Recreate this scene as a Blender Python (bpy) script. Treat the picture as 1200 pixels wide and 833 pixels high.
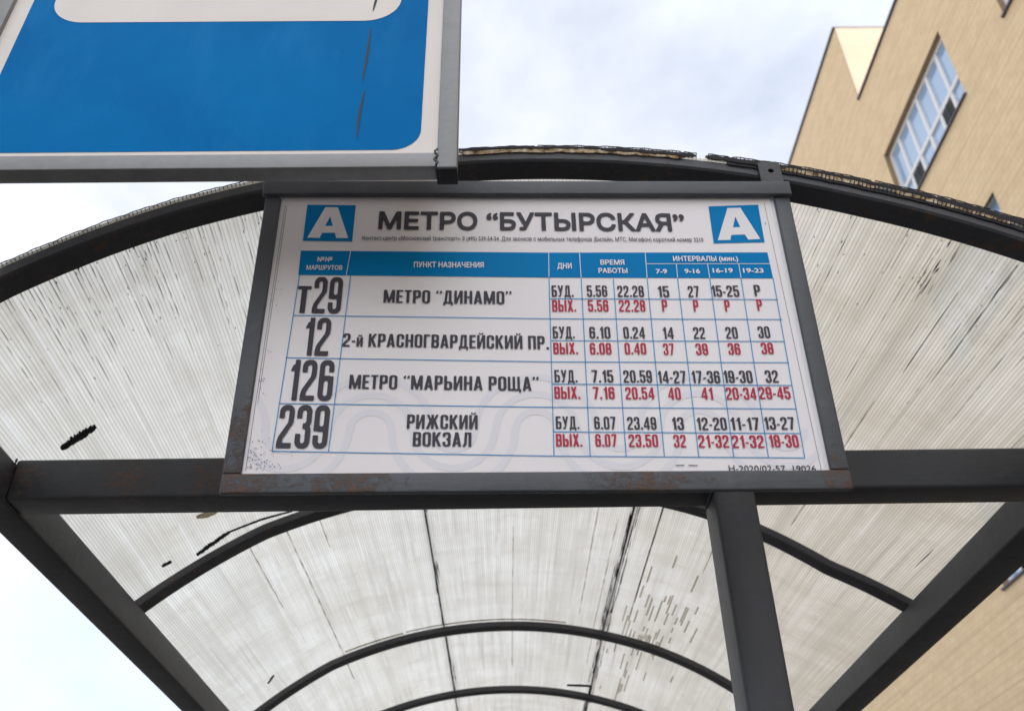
import bpy, bmesh, math, random
import numpy as np
from mathutils import Matrix, Vector
random.seed(7); rng = np.random.default_rng(11)
for o in list(bpy.data.objects): bpy.data.objects.remove(o)
SC = bpy.context.scene; COL = SC.collection
EYE = 1.6                                  # camera height over the ground, metres

# ------------------------------------------------------------------ camera
pitch, roll, yaw = 0.6184, -0.0203, 0.0162
cam_d = bpy.data.cameras.new('camera'); cam = bpy.data.objects.new('camera', cam_d); COL.objects.link(cam)
cp, sp, cy, sy = math.cos(pitch), math.sin(pitch), math.cos(yaw), math.sin(yaw)
F = Vector((sy*cp, cy*cp, sp)); Rt = Vector((cy, -sy, 0)); Up = Rt.cross(F)
cr, sr = math.cos(roll), math.sin(roll)
R2 = cr*Rt + sr*Up; U2 = -sr*Rt + cr*Up
m = Matrix((R2, U2, -F)).transposed().to_4x4(); m.translation = (0, 0, EYE)
cam.matrix_world = m
cam_d.sensor_width = 36; cam_d.lens = 1109.5/1200*36; cam_d.clip_start = 0.02; cam_d.clip_end = 2000
cam_d.dof.use_dof = True; cam_d.dof.focus_distance = 1.28; cam_d.dof.aperture_fstop = 8
SC.camera = cam

# ------------------------------------------------------------------ sky and sun
SUN_EL, SUN_AZ = math.radians(44), math.radians(-53)     # azimuth from +X towards -Y
sd = Vector((math.cos(SUN_EL)*math.cos(SUN_AZ), math.cos(SUN_EL)*math.sin(SUN_AZ), math.sin(SUN_EL)))
w = bpy.data.worlds.new('World'); SC.world = w; w.use_nodes = True
nt = w.node_tree; N = nt.nodes; Lk = nt.links
bg = N['Background']; sky = N.new('ShaderNodeTexSky'); sky.sky_type = 'NISHITA'; sky.sun_disc = False
sky.sun_elevation = SUN_EL; sky.sun_rotation = math.atan2(sd.x, sd.y); sky.air_density = 1.0; sky.dust_density = 1.5
tc = N.new('ShaderNodeTexCoord'); mp = N.new('ShaderNodeMapping'); mp.inputs['Scale'].default_value = (1, 1, 1.7)
mp.inputs['Rotation'].default_value = (0.3, 0.2, 0.9)
n1 = N.new('ShaderNodeTexNoise'); n1.inputs['Scale'].default_value = 1.7; n1.inputs['Detail'].default_value = 7; n1.inputs['Roughness'].default_value = 0.56; n1.inputs['Distortion'].default_value = .35
cr_ = N.new('ShaderNodeValToRGB'); cr_.color_ramp.elements[0].position = 0.36; cr_.color_ramp.elements[0].color = (.50, .50, .50, 1)
cr_.color_ramp.elements[1].position = 0.58; cr_.color_ramp.elements[1].color = (1, 1, 1, 1)
mx = N.new('ShaderNodeMix'); mx.data_type = 'RGBA'; 
vd = N.new('ShaderNodeVectorMath'); vd.operation = 'DOT_PRODUCT'; vd.inputs[1].default_value = sd      # extra cloud glow round the unseen sun, added to brighten the board
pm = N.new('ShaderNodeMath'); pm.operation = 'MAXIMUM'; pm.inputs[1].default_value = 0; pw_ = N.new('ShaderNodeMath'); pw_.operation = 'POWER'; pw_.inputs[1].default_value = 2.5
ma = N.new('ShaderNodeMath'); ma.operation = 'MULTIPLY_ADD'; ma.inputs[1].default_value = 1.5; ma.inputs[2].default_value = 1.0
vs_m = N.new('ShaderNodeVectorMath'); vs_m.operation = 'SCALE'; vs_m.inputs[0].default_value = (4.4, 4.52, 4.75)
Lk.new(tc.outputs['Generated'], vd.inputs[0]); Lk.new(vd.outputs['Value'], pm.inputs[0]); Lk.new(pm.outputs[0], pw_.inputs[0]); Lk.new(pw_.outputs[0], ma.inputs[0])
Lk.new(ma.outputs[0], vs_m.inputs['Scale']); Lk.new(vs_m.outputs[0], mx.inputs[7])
Lk.new(tc.outputs['Generated'], mp.inputs[0]); Lk.new(mp.outputs[0], n1.inputs[0]); Lk.new(n1.outputs[0], cr_.inputs[0])
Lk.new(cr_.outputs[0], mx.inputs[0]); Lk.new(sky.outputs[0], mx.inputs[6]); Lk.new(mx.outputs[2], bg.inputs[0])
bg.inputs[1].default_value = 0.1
sl = bpy.data.lights.new('sun', 'SUN'); sl.energy = 2.0; sl.angle = math.radians(0.5); sl.color = (1, .90, .78)
so = bpy.data.objects.new('sun', sl); COL.objects.link(so); so.rotation_euler = sd.to_track_quat('Z', 'Y').to_euler()
so.location = (5, -10, 30)
SC.view_settings.view_transform = 'Standard'; SC.view_settings.look = 'None'; SC.view_settings.gamma = 1
SC.view_settings.exposure = 1.32
SC.render.engine = 'CYCLES'; SC.cycles.max_bounces = 10; SC.cycles.transmission_bounces = 8; SC.cycles.transparent_max_bounces = 16

# ------------------------------------------------------------------ helpers
def link(o, parent=None):
    COL.objects.link(o)
    if parent: o.parent = parent
    return o
def mesh(name, verts, faces, mat, parent=None, smooth=False, uv=None):
    me = bpy.data.meshes.new(name); me.from_pydata([tuple(v) for v in verts], [], faces)
    if mat: me.materials.append(mat)
    if uv:
        ul = me.uv_layers.new(name='uv')
        for l in me.loops: ul.data[l.index].uv = uv[l.vertex_index]
    me.update()
    if smooth:
        for p in me.polygons: p.use_smooth = True
    return link(bpy.data.objects.new(name, me), parent)
def from_bm(name, bm, mat, parent=None, smooth_deg=None):
    me = bpy.data.meshes.new(name); bmesh.ops.recalc_face_normals(bm, faces=bm.faces); bm.to_mesh(me); bm.free()
    if mat: me.materials.append(mat)
    if smooth_deg:
        for p in me.polygons: p.use_smooth = True
        me.set_sharp_from_angle(angle=math.radians(smooth_deg))
    return link(bpy.data.objects.new(name, me), parent)
def box_bm(lo, hi, bev=0.0, seg=2, bm=None):
    b = bmesh.new()
    r = bmesh.ops.create_cube(b, size=1)
    for v in b.verts: v.co = Vector([lo[i] + (v.co[i]+.5)*(hi[i]-lo[i]) for i in range(3)])
    if bev: bmesh.ops.bevel(b, geom=list(b.edges), offset=bev, segments=seg, affect='EDGES', profile=.5)
    return b
def box(name, lo, hi, mat, parent=None, bev=0.0, seg=2):
    return from_bm(name, box_bm(lo, hi, bev, seg), mat, parent, 35 if bev else None)
def empty(name, loc, label, cat, group=None):
    o = bpy.data.objects.new(name, None); o.location = loc; o.empty_display_size = .1; COL.objects.link(o)
    o['label'] = label; o['category'] = cat
    if group: o['group'] = group
    return o

# ------------------------------------------------------------------ materials
class G:
    def __init__(s, name):
        s.m = bpy.data.materials.new(name); s.m.use_nodes = True; s.nt = s.m.node_tree; s.N = s.nt.nodes; s.L = s.nt.links
        s.b = s.N['Principled BSDF']; s.out = s.N['Material Output']
        s.tc = s.N.new('ShaderNodeTexCoord')
    def noise(s, scale, detail=4, rough=.5, src=None, vec=None, dim='3D'):
        n = s.N.new('ShaderNodeTexNoise'); n.noise_dimensions = dim
        n.inputs['Scale'].default_value = scale; n.inputs['Detail'].default_value = detail; n.inputs['Roughness'].default_value = rough
        if vec is None:
            vec = s.tc.outputs[src or 'Object']
        s.L.new(vec, n.inputs['Vector']); return n.outputs['Fac']
    def scaled(s, sc, src='Object'):
        mp = s.N.new('ShaderNodeMapping'); mp.inputs['Scale'].default_value = sc; s.L.new(s.tc.outputs[src], mp.inputs[0]); return mp.outputs[0]
    def ramp(s, fac, *stops):
        r = s.N.new('ShaderNodeValToRGB'); e = r.color_ramp.elements
        while len(e) < len(stops): e.new(.5)
        for k, (p, c) in enumerate(stops):
            e[k].position = p; e[k].color = (c, c, c, 1) if isinstance(c, (int, float)) else (*c, 1)
        s.L.new(fac, r.inputs[0]); return r.outputs[0]
    def math(s, op, a, b=None, c=None, clamp=False):
        n = s.N.new('ShaderNodeMath'); n.operation = op; n.use_clamp = clamp
        for i, x in enumerate((a, b, c)):
            if x is None: continue
            if isinstance(x, (int, float)): n.inputs[i].default_value = x
            else: s.L.new(x, n.inputs[i])
        return n.outputs[0]
    def mix(s, fac, a, b, mode='MIX'):
        n = s.N.new('ShaderNodeMix'); n.data_type = 'RGBA'; n.blend_type = mode
        for i, x in ((0, fac), (6, a), (7, b)):
            if isinstance(x, (int, float)): n.inputs[i].default_value = x
            elif isinstance(x, tuple): n.inputs[i].default_value = (*x, 1)
            else: s.L.new(x, n.inputs[i])
        return n.outputs[2]
    def set(s, **k):
        for a, v in k.items():
            i = s.b.inputs[a.replace('_', ' ')]
            if isinstance(v, (int, float)): i.default_value = v
            elif isinstance(v, tuple): i.default_value = (*v, 1)
            else: s.L.new(v, i)
        return s
    def bump(s, h, strength=.3, dist=.002):
        n = s.N.new('ShaderNodeBump'); n.inputs['Strength'].default_value = strength; n.inputs['Distance'].default_value = dist
        s.L.new(h, n.inputs['Height']); s.L.new(n.outputs[0], s.b.inputs['Normal']); return s

def paint(name, base, rust_lo=.66, rust_hi=.74, scale=9, spots=(), speck=False):
    g = G(name)
    big = g.noise(7, 3); fine = g.noise(230, 4, .6); mid = g.noise(38, 4, .6)
    c = g.mix(g.ramp(big, (.3, 0), (.75, 1)), tuple(x*.82 for x in base), tuple(x*1.18 for x in base))
    c = g.mix(g.ramp(mid, (.55, 0), (.75, .35)), c, tuple(x*1.7 for x in base))
    rm = g.noise(scale, 7, .72)
    mask = g.ramp(rm, (rust_lo, 0), (rust_hi, 1))
    if speck:
        mask = g.math('MAXIMUM', mask, g.math('MULTIPLY', g.ramp(g.noise(150, 5, .7), (.57, 0), (.66, .5)), g.ramp(g.noise(14, 3), (.42, 0), (.6, 1))))
    for (p, r) in spots:                                     # rust that gathers at a weld or a corner
        sub = g.N.new('ShaderNodeVectorMath'); sub.operation = 'DISTANCE'; g.L.new(g.tc.outputs['Object'], sub.inputs[0]); sub.inputs[1].default_value = p
        near = g.math('SUBTRACT', 1, g.math('DIVIDE', sub.outputs['Value'], r), clamp=True)
        v = g.math('ADD', g.math('MULTIPLY', near, .22), g.noise(75, 8, .78, vec=g.scaled((1, 1, 1.5))))
        mask = g.math('MAXIMUM', mask, g.ramp(v, (.64, 0), (.76, .8)))
    rustc = g.mix(g.noise(120, 3), (.045, .022, .012), (.17, .082, .040))
    c = g.mix(mask, c, rustc)
    g.set(Base_Color=c, Roughness=g.math('ADD', .42, g.math('MULTIPLY', mid, .2)), Specular_IOR_Level=.45)
    h = g.math('ADD', g.math('MULTIPLY', fine, .35), g.math('ADD', mid, g.math('MULTIPLY', mask, .6)))
    g.bump(g.math('ADD', h, g.math('MULTIPLY', g.noise(1, 5, .6, vec=g.scaled((14, 60, 140))), .8)), .6, .0014)
    return g.m
def flat(name, c, rough=.6, var=.12, scale=60, spec=.3):
    g = G(name); n = g.noise(scale, 4)
    g.set(Base_Color=g.mix(n, tuple(x*(1-var) for x in c), tuple(min(1, x*(1+var)) for x in c)), Roughness=rough, Specular_IOR_Level=spec)
    return g.m
M_steel = paint('dark_grey_paint', (.047, .050, .059), .70, .78, 11, spots=(((-.60, 1.36, 2.335), .10), ((-.47, 1.36, 2.33), .08), ((-.77, 1.36, 2.34), .07)))
M_rib = paint('rib_paint', (.050, .052, .060), .565, .68, 42, speck=True)
M_frame = paint('board_frame_paint', (.074, .081, .094), .74, .82, 12, spots=(((.02, 0, .01), .13), ((.73, 0, .015), .075), ((.02, 0, .08), .07), ((.15, 0, .012), .12), ((.5, 0, .012), .13)))
M_ink = flat('dark_ink', (.050, .047, .060)); M_red = flat('red_ink', (.46, .025, .06)); M_rule = flat('blue_rule_ink', (.03, .27, .58))
M_tiny = flat('tiny_ink', (.07, .065, .08))
# sheet paper, sign and other materials
g = G('printed_sheet'); n = g.noise(6, 3); f = g.noise(420, 3)
g.set(Base_Color=g.mix(g.ramp(n, (.3, 0), (.7, 1)), (.80, .765, .785), (.85, .815, .83)), Roughness=.42, Specular_IOR_Level=.35); g.bump(g.math('ADD', n, g.math('MULTIPLY', f, .1)), .25, .004)
M_sheet = g.m
M_tint = flat('watermark_ink', (.765, .75, .80), .5, .03, 9)
M_cyan = flat('cyan_print', (.000, .205, .50), .45, .08, 14, .06)
M_white = flat('white_print', (.80, .78, .80), .45, .03)
g = G('sign_blue_film'); n = g.noise(5, 5, .6); v = g.noise(3, 6, .7, vec=g.scaled((4, 1, 1.2)))
c = g.mix(g.ramp(n, (.3, 0), (.75, 1)), (.000, .138, .40), (.000, .180, .48)); c = g.mix(g.ramp(v, (.50, 0), (.8, .40)), c, (.03, .25, .56))
dots = g.noise(90, 2, .5); c = g.mix(g.ramp(dots, (.80, 0), (.83, .7)), c, (.03, .03, .05))
g.set(Base_Color=c, Roughness=.5, Specular_IOR_Level=.03); M_blue = g.m
g = G('sign_white_film'); n = g.noise(9, 5, .6); f = g.noise(300, 3)
g.set(Base_Color=g.mix(n, (.66, .60, .56), (.80, .75, .71)), Roughness=.5); g.bump(f, .2, .001); M_signwhite = g.m
g = G('galvanised_steel'); n = g.noise(55, 6, .65); b2 = g.noise(9, 4, .6, vec=g.scaled((1, 1, 2.5)))
c = g.mix(g.ramp(n, (.3, 0), (.7, 1)), (.21, .21, .212), (.275, .275, .28)); c = g.mix(g.ramp(b2, (.5, 0), (.75, .35)), c, (.16, .155, .155))
g.set(Base_Color=c, Roughness=g.ramp(n, (.2, .38), (.8, .62)), Metallic=.35, Specular_IOR_Level=.5); g.bump(n, .3, .0008); M_galv = g.m
M_weld = flat('weld_bead', (.11, .11, .11), .5, .3, 200)
M_black = flat('black_tape', (.022, .022, .026), .75, .5, 160)
g = G('aged_tape_residue'); n = g.noise(70, 6, .7)
g.set(Base_Color=g.ramp(n, (.40, (.03, .02, .015)), (.48, (.30, .19, .09)), (.62, (.62, .54, .42))), Roughness=.8); M_tan = g.m
M_grime = flat('dark_grime', (.022, .019, .016), .9, .4, 50); g = G('brown_stain'); g.N.remove(g.b); t_ = g.N.new('ShaderNodeBsdfTranslucent'); g.L.new(g.ramp(g.noise(120, 4, .7), (.35, (.22, .20, .16)), (.65, (.50, .46, .40))), t_.inputs[0])
d_ = g.N.new('ShaderNodeBsdfTransparent'); d_.inputs[0].default_value = (.55, .50, .43, 1); m_ = g.N.new('ShaderNodeMixShader'); m_.inputs[0].default_value = .6; g.L.new(t_.outputs[0], m_.inputs[1]); g.L.new(d_.outputs[0], m_.inputs[2]); g.L.new(m_.outputs[0], g.out.inputs[0]); M_grime2 = g.m

def grime_nodes(g, uv):
    sx = g.N.new('ShaderNodeSeparateXYZ'); g.L.new(uv, sx.inputs[0]); u, v = sx.outputs[0], sx.outputs[1]
    cell = g.math('FLOOR', u); fr = g.math('FRACT', u)
    wn = g.N.new('ShaderNodeTexWhiteNoise'); wn.noise_dimensions = '1D'; g.L.new(cell, wn.inputs['W']); rnd = wn.outputs['Value']
    def vec(a, b):
        c = g.N.new('ShaderNodeCombineXYZ'); g.L.new(a, c.inputs[0]); g.L.new(b, c.inputs[1]); return c.outputs[0]
    line = g.ramp(g.math('ABSOLUTE', g.math('SUBTRACT', fr, .5)), (.30, 0), (.47, 1))       # the wall between two flutes
    # dirt that crept along single flutes and stops abruptly
    clus = g.noise(1, 4, .6, vec=vec(g.math('MULTIPLY', u, .024), g.math('MULTIPLY', v, 1.7)), dim='2D')
    front = g.math('SUBTRACT', 1, g.math('DIVIDE', g.math('SUBTRACT', v, .97), .5), clamp=True)
    def seg(k, rate, off):
        sid = g.math('FLOOR', g.math('ADD', g.math('MULTIPLY', v, rate), g.math('MULTIPLY', rnd, 17.0+off)))
        w2 = g.N.new('ShaderNodeTexWhiteNoise'); w2.noise_dimensions = '2D'; g.L.new(vec(g.math('ADD', cell, off), sid), w2.inputs['Vector']); return w2.outputs['Value']
    near_wall = g.ramp(fr, (.02, 1), (.10, 1), (.42, 0))
    lev = g.math('ADD', seg(0, 3.1, 3.0), g.math('ADD', g.math('MULTIPLY', clus, 1.0), g.math('MULTIPLY', front, .16)))
    fleck = g.noise(1, 4, .7, vec=vec(g.math('MULTIPLY', u, .9), g.math('MULTIPLY', v, 30)), dim='2D')
    dirt = g.math('MULTIPLY', g.math('MULTIPLY', g.ramp(lev, (1.36, 0), (1.44, 1)), near_wall), g.ramp(fleck, (.30, .3), (.6, 1)))
    lev2 = g.math('ADD', seg(0, 9.0, 31.0), g.math('MULTIPLY', clus, .9))
    dirt = g.math('MAXIMUM', dirt, g.math('MULTIPLY', g.ramp(lev2, (1.43, 0), (1.45, .5)), g.ramp(fleck, (.3, .5), (.6, 1))))
    clean = g.ramp(g.math('ADD', seg(0, 2.3, 77.0), g.math('MULTIPLY', clus, .25)), (1.095, 0), (1.10, 1))
    soft = g.noise(1, 6, .66, vec=vec(g.math('MULTIPLY', u, .028), g.math('MULTIPLY', v, 3.6)), dim='2D')
    clean = g.ramp(g.math('ADD', g.math('MULTIPLY', g.noise(1, 1, .5, vec=vec(g.math('MULTIPLY', cell, 5.13), g.math('MULTIPLY', v, 2.0)), dim='2D'), .8), g.math('MULTIPLY', clus, .25)), (.70, 0), (.72, 1))
    return u, v, rnd, line, dirt, soft, clean
g = G('polycarbonate_inner_skin'); uv = g.tc.outputs['UV']
u, v, rnd, line, dirt, soft, clean = grime_nodes(g, uv)
c = g.mix(g.ramp(soft, (.35, 0), (.7, 1)), (.84, .81, .73), (.985, .97, .92))
c = g.mix(g.math('MULTIPLY', g.ramp(g.noise(1, 5, .7, vec=g.scaled((1.1, 5, 1.1), 'Object')), (.50, 0), (.68, 1)), .45), c, (.66, .60, .50))
def uvn(a, q, d=5, r=.6):
    cc = g.N.new('ShaderNodeCombineXYZ'); g.L.new(g.math('MULTIPLY', u, a), cc.inputs[0]); g.L.new(g.math('MULTIPLY', v, q), cc.inputs[1]); return g.noise(1, d, r, vec=cc.outputs[0], dim='2D')
c = g.mix(g.ramp(uvn(.16, .9), (.50, 0), (.66, .42)), c, (.60, .565, .49))          # broad streaks along the flutes
c = g.mix(g.ramp(uvn(.5, 1.7, 3), (.60, 0), (.70, .35)), c, (.46, .43, .37))
c = g.mix(g.ramp(uvn(.05, 14, 6, .7), (.54, 0), (.70, .30)), c, (.62, .57, .48))     # tide marks across
c = g.mix(g.math('MULTIPLY', rnd, .30), c, (.62, .60, .56))
c = g.mix(g.math('MULTIPLY', line, .50), c, (.30, .29, .27))
c = g.mix(g.math('MULTIPLY', dirt, .72), c, (.10, .09, .075))
c = g.mix(g.math('MULTIPLY', clean, .35), c, (.97, .97, .97))
g.N.remove(g.b)
tr = g.N.new('ShaderNodeBsdfTranslucent'); df = g.N.new('ShaderNodeBsdfDiffuse'); gl = g.N.new('ShaderNodeBsdfGlossy'); gl.inputs['Roughness'].default_value = .35
m1 = g.N.new('ShaderNodeMixShader'); m1.inputs[0].default_value = .10; m2 = g.N.new('ShaderNodeMixShader'); m2.inputs[0].default_value = .04
tp = g.N.new('ShaderNodeBsdfTransparent'); m3 = g.N.new('ShaderNodeMixShader'); m3.inputs[0].default_value = .17
g.L.new(c, tr.inputs[0]); g.L.new(c, df.inputs[0]); g.L.new(c, tp.inputs[0])
g.L.new(tr.outputs[0], m1.inputs[1]); g.L.new(df.outputs[0], m1.inputs[2]); g.L.new(m1.outputs[0], m2.inputs[1]); g.L.new(gl.outputs[0], m2.inputs[2])
g.L.new(m2.outputs[0], m3.inputs[1]); g.L.new(tp.outputs[0], m3.inputs[2]); g.L.new(m3.outputs[0], g.out.inputs[0]); M_poly = g.m
g = G('polycarbonate_outer_skin'); g.N.remove(g.b)
tp = g.N.new('ShaderNodeBsdfTransparent'); tp.inputs[0].default_value = (.97, .97, .97, 1); tr = g.N.new('ShaderNodeBsdfTranslucent'); tr.inputs[0].default_value = (.9, .89, .86, 1)
m1 = g.N.new('ShaderNodeMixShader'); m1.inputs[0].default_value = .14; g.L.new(tp.outputs[0], m1.inputs[1]); g.L.new(tr.outputs[0], m1.inputs[2]); g.L.new(m1.outputs[0], g.out.inputs[0]); M_poly2 = g.m

# brick wall, window, ground
g = G('cream_brick'); sp_ = g.N.new('ShaderNodeSeparateXYZ'); g.L.new(g.tc.outputs['Object'], sp_.inputs[0]); cb = g.N.new('ShaderNodeCombineXYZ')
g.L.new(g.math('ADD', sp_.outputs[0], sp_.outputs[1]), cb.inputs[0]); g.L.new(sp_.outputs[2], cb.inputs[1])
br = g.N.new('ShaderNodeTexBrick'); g.L.new(cb.outputs[0], br.inputs['Vector']); br.inputs['Scale'].default_value = 1
br.inputs['Brick Width'].default_value = .26; br.inputs['Row Height'].default_value = .135; br.inputs['Mortar Size'].default_value = .009; br.inputs['Mortar Smooth'].default_value = .3
br.inputs['Color1'].default_value = (.82, .635, .405, 1); br.inputs['Color2'].default_value = (.79, .605, .38, 1); br.inputs['Mortar'].default_value = (.68, .51, .32, 1); br.inputs['Bias'].default_value = -.2
n = g.noise(.5, 5, .6); st = g.noise(1, 5, .65, vec=g.scaled((1, .12, 7)))
c = g.mix(g.ramp(n, (.3, 0), (.8, .35)), br.outputs['Color'], (.78, .62, .42)); c = g.mix(g.ramp(st, (.54, 0), (.72, .45)), c, (.50, .36, .22))
crs = g.math('FRACT', g.math('DIVIDE', sp_.outputs[2], .54)); c = g.mix(g.math('MULTIPLY', g.ramp(crs, (.02, 1), (.07, 0)), g.math('MULTIPLY', g.noise(.9, 4, .6), .7)), c, (.46, .33, .20))
pat = g.noise(1, 4, .6, vec=g.scaled((1, 2.2, 5.5))); c = g.mix(g.ramp(pat, (.42, .28), (.56, 0)), c, (.62, .44, .27))
g.set(Base_Color=c, Roughness=.85, Specular_IOR_Level=.2); g.bump(br.outputs['Fac'], -.4, .01); M_brick = g.m
M_gable = flat('pale_gable_render', (.54, .43, .345), .9, .10, 1.6)
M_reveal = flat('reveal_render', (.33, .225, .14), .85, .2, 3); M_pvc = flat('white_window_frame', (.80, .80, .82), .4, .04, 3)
g = G('window_glass'); n = g.noise(.8, 2); g.set(Base_Color=g.mix(n, (.26, .42, .66), (.38, .54, .78)), Roughness=.06, Specular_IOR_Level=1.0, IOR=1.9); M_glass = g.m  # blue base colour stands in for the sky reflected in the panes
M_louvre = flat('dark_vent_grille', (.045, .045, .05), .5, .2, 8); M_flash = flat('roof_flashing', (.10, .10, .14), .5, .2, 2)
g = G('asphalt'); n = g.noise(1.2, 6, .6); f = g.noise(160, 4); g.set(Base_Color=g.mix(n, (.04, .04, .042), (.07, .068, .066)), Roughness=.9); g.bump(f, .4, .004); M_asph = g.m
M_pave = flat('concrete_pavement', (.33, .315, .29), .85, .18, 2.2); M_kerb = flat('kerb_stone', (.30, .29, .28), .8, .15, 6)

# ------------------------------------------------------------------ setting
def struct(o): o['kind'] = 'structure'; return o
struct(mesh('ground', [(-900, -900, -.14), (900, -900, -.14), (900, 900, -.14), (-900, 900, -.14)], [(0, 1, 2, 3)], M_pave))
struct(mesh('road', [(-9.5, -300, -.13), (-2.3, -300, -.13), (-2.3, 300, -.13), (-9.5, 300, -.13)], [(0, 1, 2, 3)], M_asph))
struct(box('kerb', (-9.66, -300, -.138), (-9.503, 300, .012), M_kerb, bev=.015))
M_pave2 = flat('dark_paving', (.085, .083, .08), .85, .18, 2.2)
struct(box('pavement', (-2.2, -40, -.10), (8.0, 60, 0), M_pave2))
struct(box('kerb', (-2.36, -40, -.12), (-2.203, 60, .012), M_kerb, bev=.015))

# office building, facade plane x = XB
S = .68; XB = 12*S
bld = empty('office_building', (XB, 8, 0), 'tall cream brick office building with white framed windows behind the right side of the shelter', 'building')
def keep(o, par):
    o.parent = par; o.matrix_parent_inverse = Matrix.Translation(par.location).inverted() if par is bld or par.type == 'EMPTY' else Matrix(); return o
zt = 24.85*S + EYE; zh = 28.7*S + EYE; ysplit = 20.6*S; y0b, y1b = -24*S, 46*S
wins = []
for r, (za, zb) in enumerate(((19.3, 21.9), (13.95, 16.35), (8.4, 10.8), (3.0, 5.4))):
    for k, (ya, yb) in enumerate(((15.8, 20.3), (9.35, 13.5), (2.8, 6.95), (-3.75, .4), (-10.3, -6.15))):
        if r == 1 and k == 0: ya, yb = 16.35, 20.5
        if r == 2 and k == 0: ya, yb = 17.45, 21.6
        wins.append((ya*S, yb*S, za*S+EYE, zb*S+EYE))
def facade(name, ya, yb, za, zb):
    """wall face at x = XB with real openings, and the body behind it"""
    vs, fs = [], []
    ws = [w_ for w_ in wins if w_[0] < yb-.01 and w_[1] > ya+.01 and w_[3] < zb]
    ys = sorted({ya, yb, *[min(max(t, ya), yb) for w_ in ws for t in w_[:2]]}); zs = sorted({za, zb, *[t for w_ in ws for t in w_[2:]]})
    def q(*p): b = len(vs); vs.extend(p); fs.append(tuple(range(b, b+4)))
    for i in range(len(ys)-1):
        for j in range(len(zs)-1):
            cy_, cz_ = (ys[i]+ys[i+1])/2, (zs[j]+zs[j+1])/2
            if any(a < cy_ < b and c < cz_ < d for a, b, c, d in ws): continue
            q((XB, ys[i], zs[j]), (XB, ys[i], zs[j+1]), (XB, ys[i+1], zs[j+1]), (XB, ys[i+1], zs[j]))
    D = XB+14
    q((XB, ya, za), (D, ya, za), (D, ya, zb), (XB, ya, zb)); q((XB, yb, za), (XB, yb, zb), (D, yb, zb), (D, yb, za))
    q((XB, ya, zb), (D, ya, zb), (D, yb, zb), (XB, yb, zb)); q((D, ya, za), (D, yb, za), (D, yb, zb), (D, ya, zb))
    return keep(mesh(name, vs, fs, M_brick), bld)
facade('wall', y0b, ysplit, -.1, zt); facade('wall', ysplit, y1b, -.1, zh)
keep(box('gable_wall', (XB+.004, ysplit-.03, zt+.055), (XB+14, ysplit-.003, zh-.003), M_gable), bld)
keep(box('roof_flashing', (XB-.05, y0b, zt+.002), (XB+.35, ysplit-.01, zt+.05), M_flash), bld)
keep(box('roof_flashing', (XB-.05, ysplit-.04, zh+.002), (XB+14, ysplit+.3, zh+.05), M_flash), bld)
keep(box('roof_flashing', (XB-.05, ysplit+.302, zh+.002), (XB+.35, y1b, zh+.05), M_flash), bld)
bm0 = {}
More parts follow.
